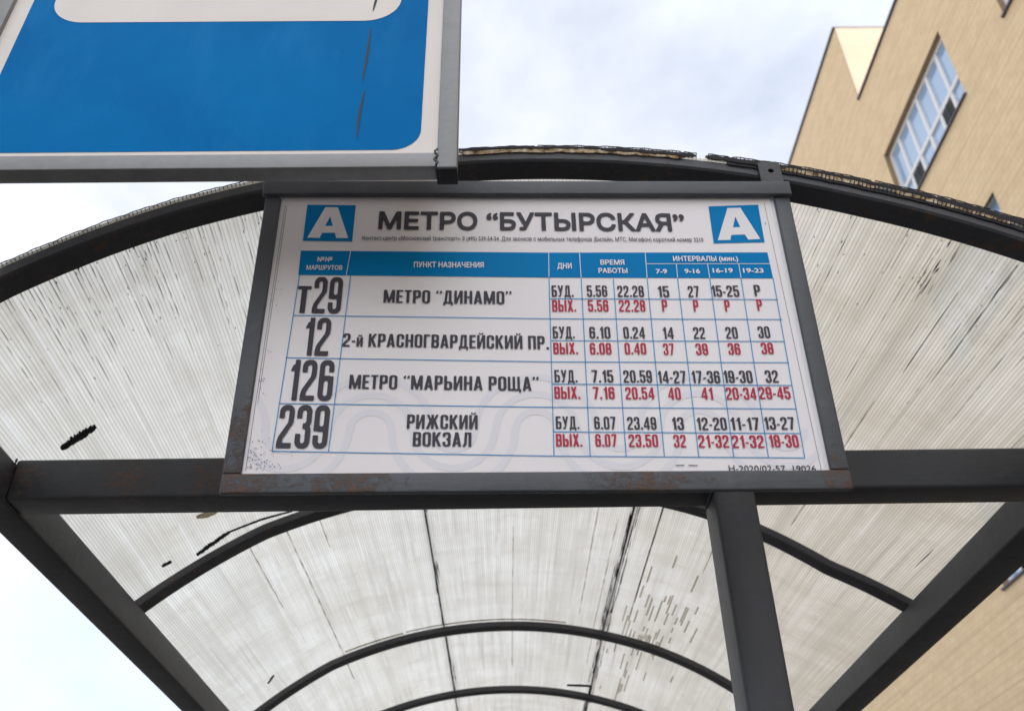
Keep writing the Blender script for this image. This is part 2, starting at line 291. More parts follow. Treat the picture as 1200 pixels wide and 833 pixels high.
for k, (ya, yb, za, zb) in enumerate(wins):
    W, H = yb-ya, zb-za; key = round(W, 3)
    if key not in bm0:
        xr = .11; bm = bmesh.new(); fw = .084; nx = 6; pw = (W-.02)/nx; tz = H*.375
        def add(lo, hi):
            b = bmesh.ops.create_cube(bm, size=1)['verts']
            for v in b: v.co = Vector([lo[i]+(v.co[i]+.5)*(hi[i]-lo[i]) for i in range(3)])
        add((xr, 0, 0), (xr+.09, W, fw)); add((xr, 0, H-fw), (xr+.09, W, H))
        add((xr, 0, fw), (xr+.09, fw, H-fw)); add((xr, W-fw, fw), (xr+.09, W, H-fw))
        for i in range(1, nx): add((xr+.003, i*W/nx-fw*.55, fw), (xr+.085, i*W/nx+fw*.55, H-fw))
        add((xr-.004, fw, tz-fw*.6), (xr+.08, W-fw, tz+fw*.6))
        fr_me = bpy.data.meshes.new('window_frame'); bm.to_mesh(fr_me); bm.free(); fr_me.materials.append(M_pvc)
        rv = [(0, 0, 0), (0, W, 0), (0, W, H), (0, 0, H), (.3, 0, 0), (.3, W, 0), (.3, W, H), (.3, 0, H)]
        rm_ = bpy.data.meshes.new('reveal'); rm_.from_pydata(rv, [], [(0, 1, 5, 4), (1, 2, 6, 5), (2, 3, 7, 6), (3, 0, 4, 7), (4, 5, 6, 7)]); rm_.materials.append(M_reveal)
        sm = bmesh.new(); bb = bmesh.ops.create_cube(sm, size=1)['verts']
        for v in bb: v.co = Vector((-.05+(v.co[0]+.5)*.2, -.03+(v.co[1]+.5)*(W+.06), -.035+(v.co[2]+.5)*.033))
        sill = bpy.data.meshes.new('window_sill'); sm.to_mesh(sill); sm.free(); sill.materials.append(M_flash)
        panes = []
        for i in range(nx):
            for (c0, c1) in ((fw, tz-fw*.6), (tz+fw*.6, H-fw)):
                pm = bpy.data.meshes.new('pane'); a, b_ = i*W/nx+fw*.5, (i+1)*W/nx-fw*.5
                pm.from_pydata([(xr+.04, a, c0), (xr+.04, b_, c0), (xr+.04, b_, c1), (xr+.04, a, c1)], [], [(0, 3, 2, 1)]); pm.materials.append(M_glass); panes.append((i, c0, c1, pm))
        gb = bmesh.new(); a, b_ = fw*.5, W/nx-fw*.5
        for t in range(9):
            z0 = fw+(tz-fw*1.6)*t/9; bb = bmesh.ops.create_cube(gb, size=1)['verts']
            for v in bb: v.co = Vector((xr+.01+(v.co[0]+.5)*.03, a+(v.co[1]+.5)*(b_-a), z0+(v.co[2]+.5)*(tz-fw*1.6)/9*.62))
        for bx in (a+(b_-a)*.48,):
            bb = bmesh.ops.create_cube(gb, size=1)['verts']
            for v in bb: v.co = Vector((xr+(v.co[0]+.5)*.02, bx+(v.co[1]+.5)*.02, fw+(v.co[2]+.5)*(tz-fw*1.6)))
        gr = bpy.data.meshes.new('vent_grille'); gb.to_mesh(gr); gb.free(); gr.materials.append(M_louvre)
        bm0[key] = (fr_me, rm_, sill, panes, gr, W/nx)
    fr_me, rm_, sill, panes, gr, pw = bm0[key]
    wo = bpy.data.objects.new('window', fr_me); COL.objects.link(wo); wo.parent = bld; wo.location = Vector((XB, ya, za)) - bld.location
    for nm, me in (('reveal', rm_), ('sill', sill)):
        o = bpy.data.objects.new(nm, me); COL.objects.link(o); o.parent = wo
    for (i, c0, c1, pm) in panes:
        o = bpy.data.objects.new('pane', pm); COL.objects.link(o); o.parent = wo
    for i in ((1, 4) if k % 5 == 0 else (2,)):
        o = bpy.data.objects.new('vent_grille', gr); COL.objects.link(o); o.parent = wo; o.location = (0, i*pw, 0)

# ------------------------------------------------------------------ bus shelter
H0 = .699+EYE; TZ = .0724; TY = .0613; YB = 1.36
sh = empty('bus_shelter', (.06, 2.7, 0), 'dark grey steel bus shelter with a barrel roof of cloudy ribbed plastic sheets', 'bus shelter')
XL0, XL1, XR0, XR1 = -.8523, -.7896, .9136, .989
keep(box('cross_beam', (XL1+.0005, YB, H0), (XR0-.0005, YB+TY, H0+TZ), M_steel, bev=.006, seg=3), sh)
keep(box('side_rail', (XL0, .93, H0), (XL1, 4.62, H0+.068), M_steel, bev=.006, seg=3), sh)
keep(box('side_rail', (XR0, .93, H0), (XR1, 4.62, H0+.068), M_steel, bev=.006, seg=3), sh)
keep(box('cross_beam', (XL1+.0005, 4.55, H0+.001), (XR0-.0005, 4.61, H0+.067), M_steel, bev=.006), sh)
keep(box('post', (.340, YB-.002, .012), (.4065, YB+.075, H0-.0008), M_steel, bev=.006, seg=3), sh)
for x, y in ((-.853, 4.54), (.92, 4.54)):
    keep(box('post', (x, y, .012), (x+.066, y+.07, H0-.001), M_steel, bev=.006), sh)
for x, y in ((.32, YB-.03), (-.875, 4.52), (.895, 4.52)):
    keep(box('base_plate', (x, y, .0005), (x+.11, y+.12, .0115), M_steel, bev=.002), sh)
# weld beads where post and rails meet the beam
def bead(p0, p1, r, n=34):
    bm = bmesh.new(); p0, p1 = Vector(p0), Vector(p1)
    for i in range(n):
        c = p0.lerp(p1, i/(n-1)); s_ = bmesh.ops.create_icosphere(bm, subdivisions=1, radius=r*random.uniform(.7, 1.15))
        o_ = Vector([random.uniform(-.3, .3)*r for _ in range(3)])
        for v in s_['verts']: v.co += c+o_
    o = from_bm('weld_bead', bm, M_steel, None, 60); return keep(o, sh)
bead((.3395, YB, H0-.001), (.3395, YB+TY, H0-.001), .0035); bead((XL1+.001, YB-.001, H0+.002), (XL1+.001, YB-.001, H0+TZ), .0022)
bead((XL1+.001, YB, H0), (XL1+.001, YB+TY, H0), .002); bead((.34, YB-.0005, H0-.001), (.405, YB-.0005, H0-.001), .0018)

R0 = 1.3725; AH = .0205; AD = .0422
D1 = [(-42, -.034), (-37, -.023), (-32, -.010), (-26, -.003), (-22, 0), (10, 0), (20, .001), (29, .008), (36, .014), (42, .016)]
D2 = [(-42, -.03), (-37, -.024), (-33, -.017), (-28.6, -.009), (-24, 0), (20, 0), (26.4, .002), (32.4, .001), (36, .0155), (40, .031), (42, .038)]
def skew(th, y): return .05*min(1.1, max(0, (th-20)/20)) if y > 1.5 else 0      # the ribs are not quite square to the rails
def itp(tab, x):
    return float(np.interp(x, [a for a, _ in tab], [b for _, b in tab]))
CY = [.976, 2.005, 3.05, 3.714]; CXs = [.057, .014, .015, .018]; CZs = [-.322, -.312, -.299, -.310]; DR = [-.001, -.003, .004, 0]
def prof(th, off, y):
    cx, cz, dr = (float(np.interp(y, CY, t)) for t in (CXs, CZs, DR)); a = min(1, max(0, (y-.976)/1.0))
    r = R0 + dr + off + (1-a)*itp(D1, th) + a*itp(D2, th); t = math.radians(th)
    return cx + r*math.sin(t), cz + r*math.cos(t) + EYE
def end_angle(y, off, z, sgn):
    th = 20
    while th < 48 and prof(sgn*th, off, y)[1] > z: th += .05
    return sgn*th
def rib(y):
    a, b = end_angle(y, 0, H0+.050, -1), (end_angle(y, 0, H0+.040, 1) if y < 1.5 else 40.9); n = 90; c = .003
    sec = [(0, c), (c, 0), (AH-c, 0), (AH, c), (AH, AD-c), (AH-c, AD), (c, AD), (0, AD-c)]     # (off, dy)
    vs, fs = [], []
    for i in range(n+1):
        th = a+(b-a)*i/n
        for o_, dy in sec: x, z = prof(th, o_, y); vs.append((x, y+dy+skew(th, y), z))
    for i in range(n):
        for j in range(8): k = (j+1) % 8; fs.append((i*8+j, i*8+k, (i+1)*8+k, (i+1)*8+j))
    fs += [tuple(range(8)), tuple(range(n*8+7, n*8-1, -1))]
    o = mesh('roof_rib', vs, fs, M_rib, None, True); o.data.set_sharp_from_angle(angle=math.radians(28)); return keep(o, sh)
for y in (.976, 2.005, 3.05, 3.714, 4.5): rib(y)

PITCH = .0058; YF = [(-40, .980), (-17, .979), (-5, .9765), (10, .9765), (20, .9765), (29, .9765), (40, .9765)]
YST = [0, 1.25, 1.6, 2.0, 2.5, 3.05, 3.71, 4.45, 4.66]
aL, aR = end_angle(1.5, AH, H0+.060, -1), end_angle(1.5, AH, H0+.045, 1)
DTH = math.degrees(PITCH/R0); seams = [(aL, -8.56), (-8.49, 13.03), (13.10, aR)]
for (a, b) in seams:
    n = round((b-a)/DTH); dth = (b-a)/n; vi, fi, uvs = [], [], []; vo, fo = [], []; vw, fw_ = [], []
    for i in range(n+1):
        th = a+i*dth
        for k, y in enumerate(YST):
            if k == 0: y = itp(YF, th)+random.uniform(-.0006, .0006)
            x, z = prof(th, AH+.0015, y); vi.append((x, y, z)); uvs.append((round(a/DTH)+i+200, y)); x, z = prof(th, AH+.0075, y); vo.append((x, y, z))
    ns = len(YST)
    for i in range(n):
        for k in range(ns-1): q = (i*ns+k, i*ns+k+1, (i+1)*ns+k+1, (i+1)*ns+k); fi.append(q)
    sheet = mesh('roof_sheet', vi, fi, M_poly, None, True, uvs); keep(sheet, sh)
    o = mesh('outer_skin', vo, fi, M_poly2, sheet, True)
    for i in range(0, n+1):
        for k in range(ns-1):
            b0 = len(vw); vw += [vi[i*ns+k], vi[i*ns+k+1], vo[i*ns+k+1], vo[i*ns+k]]; fw_.append((b0, b0+1, b0+2, b0+3))
    o = mesh('flute_wall', vw, fw_, M_poly2, sheet); o['kind'] = 'stuff'
# ladder-like cut edge of the fluted sheet
vs, fs = [], []
def bar(p, q_, wx):
    b0 = len(vs); (x0, y0_, z0), (x1, y1_, z1) = p, q_
    dx, dz = x1-x0, z1-z0; L_ = math.hypot(dx, dz) or 1; nx, nz = -dz/L_*wx/2, dx/L_*wx/2
    for yy in (-.0006, .0006):
        vs.extend([(x0+nx, y0_+yy, z0+nz), (x1+nx, y1_+yy, z1+nz), (x1-nx, y1_+yy, z1-nz), (x0-nx, y0_+yy, z0-nz)])
    fs.extend([(b0, b0+1, b0+2, b0+3), (b0+4, b0+7, b0+6, b0+5), (b0, b0+4, b0+5, b0+1), (b0+2, b0+6, b0+7, b0+3), (b0+1, b0+5, b0+6, b0+2), (b0+3, b0+7, b0+4, b0)])
nn = int((31.5+33)/DTH); lift = [(-33, .0070), (-18, .0078), (-5, .0085), (10, .0115), (20, .0165), (31, .0195)]; prev = None
for i in range(nn):
    th = -33+i*DTH; y = itp(YF, th)-.0012; l = itp(lift, th)
    wob = .0006*math.sin(th*3.1)+.0005*math.sin(th*7.7)
    a_ = prof(th, AH+.001, y); b_ = prof(th, AH+l+wob, y)
    if 9.9 < th < 10.4: prev = None; continue
    if random.random() < .96: bar((a_[0], y, a_[1]), (b_[0], y, b_[1]), .0011)
    if prev and random.random() < .96: bar(prev, (b_[0], y, b_[1]), .0010)
    prev = (b_[0], y, b_[1])
o = mesh('cut_edge', vs, fs, M_black); o['kind'] = 'stuff'; keep(o, sh)

def ribbon(name, a, b, lo, hi, mat, dy=-.003, thick=.002, jag=.0015, step=.16):
    """ragged strip standing along the front edge of the roof, between angles a and b"""
    n = int((b-a)/step); vs_, fs_ = [], []; l0 = h0 = 0
    for i in range(n+1):
        th = a+(b-a)*i/n; y = itp(YF, th)+dy
        e = min(1, min(i, n-i)/3+.35)
        l0 = .6*l0+random.uniform(-jag, jag); h0 = .6*h0+random.uniform(-jag, jag)
        lo_, hi_ = (lo if not callable(lo) else lo(th)), (hi if not callable(hi) else hi(th)); mid_ = (lo_+hi_)/2
        ll, hh = mid_+(lo_-mid_)*e+l0, mid_+(hi_-mid_)*e+h0
        if hh < ll+.0008: hh = ll+.0008
        for off, dd in ((ll, 0), (hh, 0), (hh, thick), (ll, thick)):
            x, z = prof(th, off, y); vs_.append((x, y-dd, z))
    for i in range(n):
        for j in range(4): k = (j+1) % 4; fs_.append((i*4+j, i*4+k, (i+1)*4+k, (i+1)*4+j))
    fs_ += [(0, 1, 2, 3), (n*4+3, n*4+2, n*4+1, n*4)]
    return keep(mesh(name, vs_, fs_, mat), sh)
gt = G('cut_edge_plastic'); gt.N.remove(gt.b); t_ = gt.N.new('ShaderNodeBsdfTranslucent'); t_.inputs[0].default_value = (.9, .88, .82, 1); d_ = gt.N.new('ShaderNodeBsdfDiffuse'); d_.inputs[0].default_value = (.85, .82, .74, 1)
mx_ = gt.N.new('ShaderNodeMixShader'); mx_.inputs[0].default_value = .5; gt.L.new(t_.outputs[0], mx_.inputs[1]); gt.L.new(d_.outputs[0], mx_.inputs[2]); gt.L.new(mx_.outputs[0], gt.out.inputs[0]); M_cut = gt.m
ribbon('flute_end', -32.9, 9.85, AH+.0005, lambda t: AH+itp(lift, t)-.0012, M_cut, 0, .0004, .0001)
ribbon('flute_end', 10.4, 31.4, AH+.0005, lambda t: AH+itp(lift, t)-.0012, M_cut, 0, .0004, .0001)
ribbon('edge_tape', -4.7, 4.0, AH+.0012, AH+.0058, M_black, -.003, .0012, .0007)
ribbon('edge_tape', 4.0, 9.85, AH-.0005, lambda t: AH+itp(lift, t)-.0052, M_black, -.003, .0016, .0009)
ribbon('edge_tape', 10.4, 15.2, AH-.001, lambda t: AH+itp(lift, t)-.0052, M_black, -.003, .0016, .0009)
ribbon('edge_tape', 15.0, 24.0, AH+.0052, lambda t: AH+itp(lift, t)-.0052, M_black, -.003, .0016, .0007)
ribbon('edge_tape', 24.0, 33.0, AH+.0040, lambda t: AH+itp(lift, t)-.0052, M_black, -.003, .0016, .0009)
ribbon('tape_residue', -4.6, 9.2, AH-.0062, AH+.0018, M_tan, -.0022, .001, .0009)
ribbon('tape_residue', 11.7, 33, AH-.0068, AH+.0008, M_black, -.0022, .0008, .0005)
ribbon('tape_residue', 13.4, 20.6, AH-.0025, AH+.0062, M_tan, -.0032, .0006, .0007)
ribbon('tape_residue', 21.6, 28.4, AH-.0025, AH+.0050, M_tan, -.0032, .0006, .0007)
vs, fs = [], []
for i in range(nn):
    th = -33+i*DTH
    if th < 13.4 or th > 28.4 or random.random() < .12: continue
    y = itp(YF, th)-.0044; a_ = prof(th, AH-.0030, y); b_ = prof(th+.02, AH+.0065, y); bar((a_[0], y, a_[1]), (b_[0], y, b_[1]), .0013)
o = mesh('cut_edge', vs, fs, M_black); o['kind'] = 'stuff'; keep(o, sh)

# grime, cracks and debris on the underside of the roof
def patches(name, items, mat, off=AH+.0006, label=None):
    """items: (angle0, angle1, y0, y1, jag) ragged flat patches just under the inner skin"""
    vs_, fs_ = [], []
    for (t0, t1, y0_, y1_, jag) in items:
        n = max(2, int((y1_-y0_)/.03)); b0 = len(vs_)
        for i in range(n+1):
            y = y0_+(y1_-y0_)*i/n
            if jag > 1: a_, b_ = t0+random.uniform(-.5, .5)*(t1-t0), t1+random.uniform(-.5, .5)*(t1-t0)
            else: a_, b_ = t0+random.uniform(-1, 1)*jag*(t1-t0), t1+random.uniform(-1, 1)*jag*(t1-t0)
            if i in (0, n) and jag > 0: mm = (a_+b_)/2; a_, b_ = mm+(a_-mm)*.4, mm+(b_-mm)*.4
            for t in (a_, b_): x, z = prof(t, off, y); vs_.append((x, y, z))
        for i in range(n): fs_.append((b0+2*i, b0+2*i+1, b0+2*i+3, b0+2*i+2))
    o = mesh(name, vs_, fs_, mat); o['kind'] = 'stuff'; return keep(o, sh)
for th_, w_ in ((-8.52, .0040), (13.07, .0036)):                 # joint strips between the sheets
    vs_, fs_ = [], []; da = math.degrees(w_/2/R0)
    for y in YST[1:] if False else [itp(YF, th_)+.004]+YST[1:]:
        for t, off in ((th_-da, AH+.001), (th_+da, AH+.001), (th_+da, AH+.009), (th_-da, AH+.009)): x, z = prof(t, off, y); vs_.append((x, y, z))
    for i in range(len(YST)-1):
        for j in range(4): k = (j+1) % 4; fs_.append((i*4+j, i*4+k, (i+1)*4+k, (i+1)*4+j))
    keep(mesh('joint_strip', vs_, fs_, M_grime), sh)
it = []
def cellq(t): return round(t/DTH)*DTH
for k in range(16): y = random.uniform(2.0, 4.3); t = -8.5+random.uniform(-.16, .2); it.append((t-.05, t+.05, y, y+random.uniform(.05, .3), .4))
for k in range(9): y = random.uniform(2.35, 2.55)+(k % 2)*1.0; t = -8.3+random.uniform(-.1, .3); it.append((t-.04, t+.04, y, y+random.uniform(.04, .16), .5))
for k in range(85): y = random.uniform(1.9, 4.2); t = random.choice((12.65, 12.85, 13.0, 13.15, 13.45, 13.7))+random.gauss(0, .05)-.12*(y-2); it.append((t-.035, t+.04, y, y+random.uniform(.05, .35), .5))
for k in range(26): y = random.uniform(2.80, 3.04); t = random.uniform(12.5, 13.7); it.append((t-.04, t+.04, y, y+random.uniform(.02, .09), .5))
it += [(15.78, 15.92, 2.06, 2.72, .12), (15.80, 15.88, 2.72, 2.9, .3), (28.0, 28.06, 1.13, 1.35, .3)]
for k in range(14): y = random.uniform(1.02, 1.14); t = random.gauss(26.2, .5); it.append((t-.03, t+.03, y, y+random.uniform(.01, .05), .4))
it += [(29.92, 29.98, 1.04, 1.20, .5), (29.94, 29.98, 1.18, 1.35, .2), (36.97, 37.05, 1.37, 1.43, .4), (38.2, 38.28, 1.83, 1.93, .5)]
patches('grime_streak', it, M_grime)
it = []; plugs = []
for k in range(34):                                            # dirty flutes that end in a dark plug, right of the seam
    t = cellq(random.triangular(14.2, 24.5, 19))+DTH*.5; y = random.triangular(2.25, 3.5, 2.75); L_ = random.uniform(.03, .15); it.append((t-.085, t+.085, y, y+L_, 0)); plugs.append((t-.09, t+.09, y+L_, y+L_+.005, 0)); plugs.append((t+.085, t+.105, y+random.uniform(0, .5)*L_, y+L_, .2))
for (ta, tb, yc) in ((17.2, 20.8, 2.98), (15.0, 16.2, 2.86)):          # a group of flutes filled side by side
    t = cellq(ta)+DTH*.5
    while t < tb:
        if random.random() < .8: a_ = yc+random.uniform(-.09, .05); it.append((t-.075, t+.075, a_, a_+random.uniform(.05, .2), 0))
        t += DTH
for k in range(24):
    t = cellq(random.uniform(13.9, 20))+DTH*.5; y = random.uniform(3.1, 4.2); it.append((t-.08, t+.08, y, y+random.uniform(.04, .2), 0))
for k in range(90):                                           # broken thin lines running in from the front edge
    t = cellq(random.choice((random.uniform(-34, -16), random.uniform(-34, -16), random.uniform(15, 34)))); y = random.uniform(1.0, 1.05) if t < 0 else random.uniform(.98, 1.2)
    for j in range(random.randint(1, 5)):
        L_ = random.uniform(.01, .07); (it if random.random() < .45 else plugs).append((t-.02, t+.02, y, y+L_, .3)); y += L_+random.uniform(.004, .04)
for k in range(150):                                          # specks
    t = random.choice((random.uniform(-35, -15), random.uniform(16, 36))); y = 1.0+abs(random.gauss(0, .13)); plugs.append((t-.03, t+.03, y, y+random.uniform(.002, .008), .2))
for t, y0_, y1_ in ((-22.2, 2.05, 3.3), (-26, 2.05, 2.5), (.7, 2.3, 3.5), (-18.9, 2.05, 2.25), (9.5, 2.1, 2.95), (11.7, 2.2, 3.4), (24, 1.5, 1.9), (27.5, 1.45, 1.98), (22.0, 2.1, 2.4), (26, 2.3, 2.6)): it.append((t-.045, t+.045, y0_, y1_, .5))
patches('brown_streak', it, M_grime2); patches('grime_fleck', plugs, M_grime)
it = []
for t, y0_, y1_ in ((-23.6, 2.45, 2.75), (-17.2, 2.08, 2.28), (-15.6, 2.1, 2.2), (.85, 2.42, 2.75), (15.0, 3.2, 3.55), (13.9, 3.1, 3.4), (21, 2.5, 3.0), (17.4, 2.8, 3.5), (19.9, 1.0, 1.18), (20.6, 1.02, 1.12), (12.0, 2.9, 3.2)): it.append((t-.09, t+.09, y0_, y1_, 0))
M_clear = flat('clean_flute', (.95, .95, .95), .5, .02)
gt = G('clean_flute_translucent'); gt.N.remove(gt.b); t_ = gt.N.new('ShaderNodeBsdfTranslucent'); t_.inputs[0].default_value = (.98, .98, .98, 1); tp_ = gt.N.new('ShaderNodeBsdfTransparent')
mx_ = gt.N.new('ShaderNodeMixShader'); mx_.inputs[0].default_value = .5; gt.L.new(t_.outputs[0], mx_.inputs[1]); gt.L.new(tp_.outputs[0], mx_.inputs[2]); gt.L.new(mx_.outputs[0], gt.out.inputs[0])
gt = G('clean_flute_plastic'); gt.N.remove(gt.b); t_ = gt.N.new('ShaderNodeBsdfTranslucent'); t_.inputs[0].default_value = (.98, .98, .98, 1); tp_ = gt.N.new('ShaderNodeBsdfTransparent')
mx_ = gt.N.new('ShaderNodeMixShader'); mx_.inputs[0].default_value = .55; gt.L.new(t_.outputs[0], mx_.inputs[1]); gt.L.new(tp_.outputs[0], mx_.inputs[2]); gt.L.new(mx_.outputs[0], gt.out.inputs[0])
# melted holes and scraps: ragged lumps lying against the skin
def scrap(name, t0, y0_, t1, y1_, w_, mat, n=26, thick=.004, jag=.5):
    vs_, fs_ = [], []
    for i in range(n+1):
        s_ = i/n; th = t0+(t1-t0)*s_; y = y0_+(y1_-y0_)*s_; e = (math.sin(math.pi*min(1, max(0, s_*.96+.02))))**.35*w_
        p, q_ = random.uniform(1-jag, 1)*e/2, random.uniform(1-jag, 1)*e/2
        for (yy, off) in ((-p, AH+.001), (q_, AH+.001), (q_*.8, AH+.001-thick), (-p*.8, AH+.001-thick)):
            x, z = prof(th, off, y+yy); vs_.append((x, y+yy, z))
    for i in range(n):
        for j in range(4): k = (j+1) % 4; fs_.append((i*4+j, i*4+k, (i+1)*4+k, (i+1)*4+j))
    fs_ += [(0, 1, 2, 3), (n*4+3, n*4+2, n*4+1, n*4)]
    return keep(mesh(name, vs_, fs_, mat), sh)
scrap('melted_hole', -34.7, 1.397, -32.0, 1.392, .028, M_black, 40, .003, .55)
scrap('gasket_scrap', -30.4, 1.985, -26.9, 1.965, .020, M_black, 60, .005, .8); scrap('gasket_scrap', -27.1, 1.965, -21.0, 1.995, .006, M_black, 60, .004, .6)
scrap('dirt_spot', -28.9, 1.84, -27.2, 1.86, .03, M_grime2, 14, .001, .3); scrap('dirt_spot', -33.4, 2.045-.10, -32.5, 2.05-.10, .014, M_black, 8)
scrap('dirt_spot', -32.0, 2.93, -30.8, 2.90, .014, M_black, 8); scrap('gasket_scrap', 9.3, 3.66, 13.1, 3.62, .018, M_black, 20, .006, .6)
scrap('gasket_scrap', -21.9, 3.03, -14.0, 3.035, .009, M_grime2, 50, .003, .6); scrap('gasket_scrap', -13.6, 3.03, 8, 3.035, .006, M_grime2, 70, .003, .7)
# bolt tabs that carry the board
def tab(x0, x1, z0, z1, y, hx, hz, r):
    bm = bmesh.new(); outer = []; inner = []
    K_ = 24
    for yy in (y, y+.004):
        ro, ri = [], []
        for i in range(K_):
            a = 2*math.pi*i/K_; c_, s_ = math.cos(a), math.sin(a); ri.append(bm.verts.new((hx+r*c_, yy, hz+r*s_)))
            k_ = min(((x1 if c_ > 0 else x0)-hx)/c_ if abs(c_) > 1e-6 else 9, ((z1 if s_ > 0 else z0)-hz)/s_ if abs(s_) > 1e-6 else 9); ro.append(bm.verts.new((hx+k_*c_, yy, hz+k_*s_)))
        outer.append(ro); inner.append(ri)
    for i in range(K_):
        k = (i+1) % K_
        bm.faces.new((outer[0][i], outer[0][k], inner[0][k], inner[0][i])); bm.faces.new((outer[1][i], inner[1][i], inner[1][k], outer[1][k]))
        bm.faces.new((outer[0][i], outer[1][i], outer[1][k], outer[0][k])); bm.faces.new((inner[0][i], inner[0][k], inner[1][k], inner[1][i]))
    return keep(from_bm('bolt_tab', bm, M_rib), sh)
tab(.383, .415, .975+EYE, 1.036+EYE, .9705, .400, 1.017+EYE, .0042); tab(-.29, -.25, .975+EYE, 1.025+EYE, .9705, -.27, 1.012+EYE, .0042)

# ------------------------------------------------------------------ timetable board (local metres: x right, z up, y away)
BM = Matrix(((.999913778, -.0131170099, .000616313996), (.0131283679, .997553163, -.0686682848), (.000285916596, .0686704553, .997639357)))
bd = empty('timetable_board', (-.32642, .985, .51005+EYE), 'grey framed bus timetable board with four routes hanging below the front roof rib', 'sign board')
bd.rotation_euler = BM.to_euler()
BW, BH = .7412, .4717
box('frame_bar', (0, 0, 0), (BW, .0085, .0254), M_frame, bd, .0025, 3)
box('frame_bar', (0, .0004, .0256), (.0222, .0085, .4475), M_frame, bd, .0025, 3)
box('frame_bar', (.7192, .0004, .0256), (BW, .0085, .4475), M_frame, bd, .0025, 3)
box('frame_bar', (-.0035, -.0065, .4478), (BW+.002, .0025, .4722), M_frame, bd, .002, 3)
box('back_plate', (.010, .0125, .012), (.73, .0150, .462), M_steel, bd)
sheet = box('timetable_sheet', (.0195, .0048, .0225), (.7135, .0062, .4795), M_sheet, bd)
box('folded_sheet', (.0185, .0041, .45), (.24, .0046, .4890), M_signwhite, bd)
box('backing_card', (.0215, .0066, .0225), (.7205, .0078, .4745), M_white, bd)
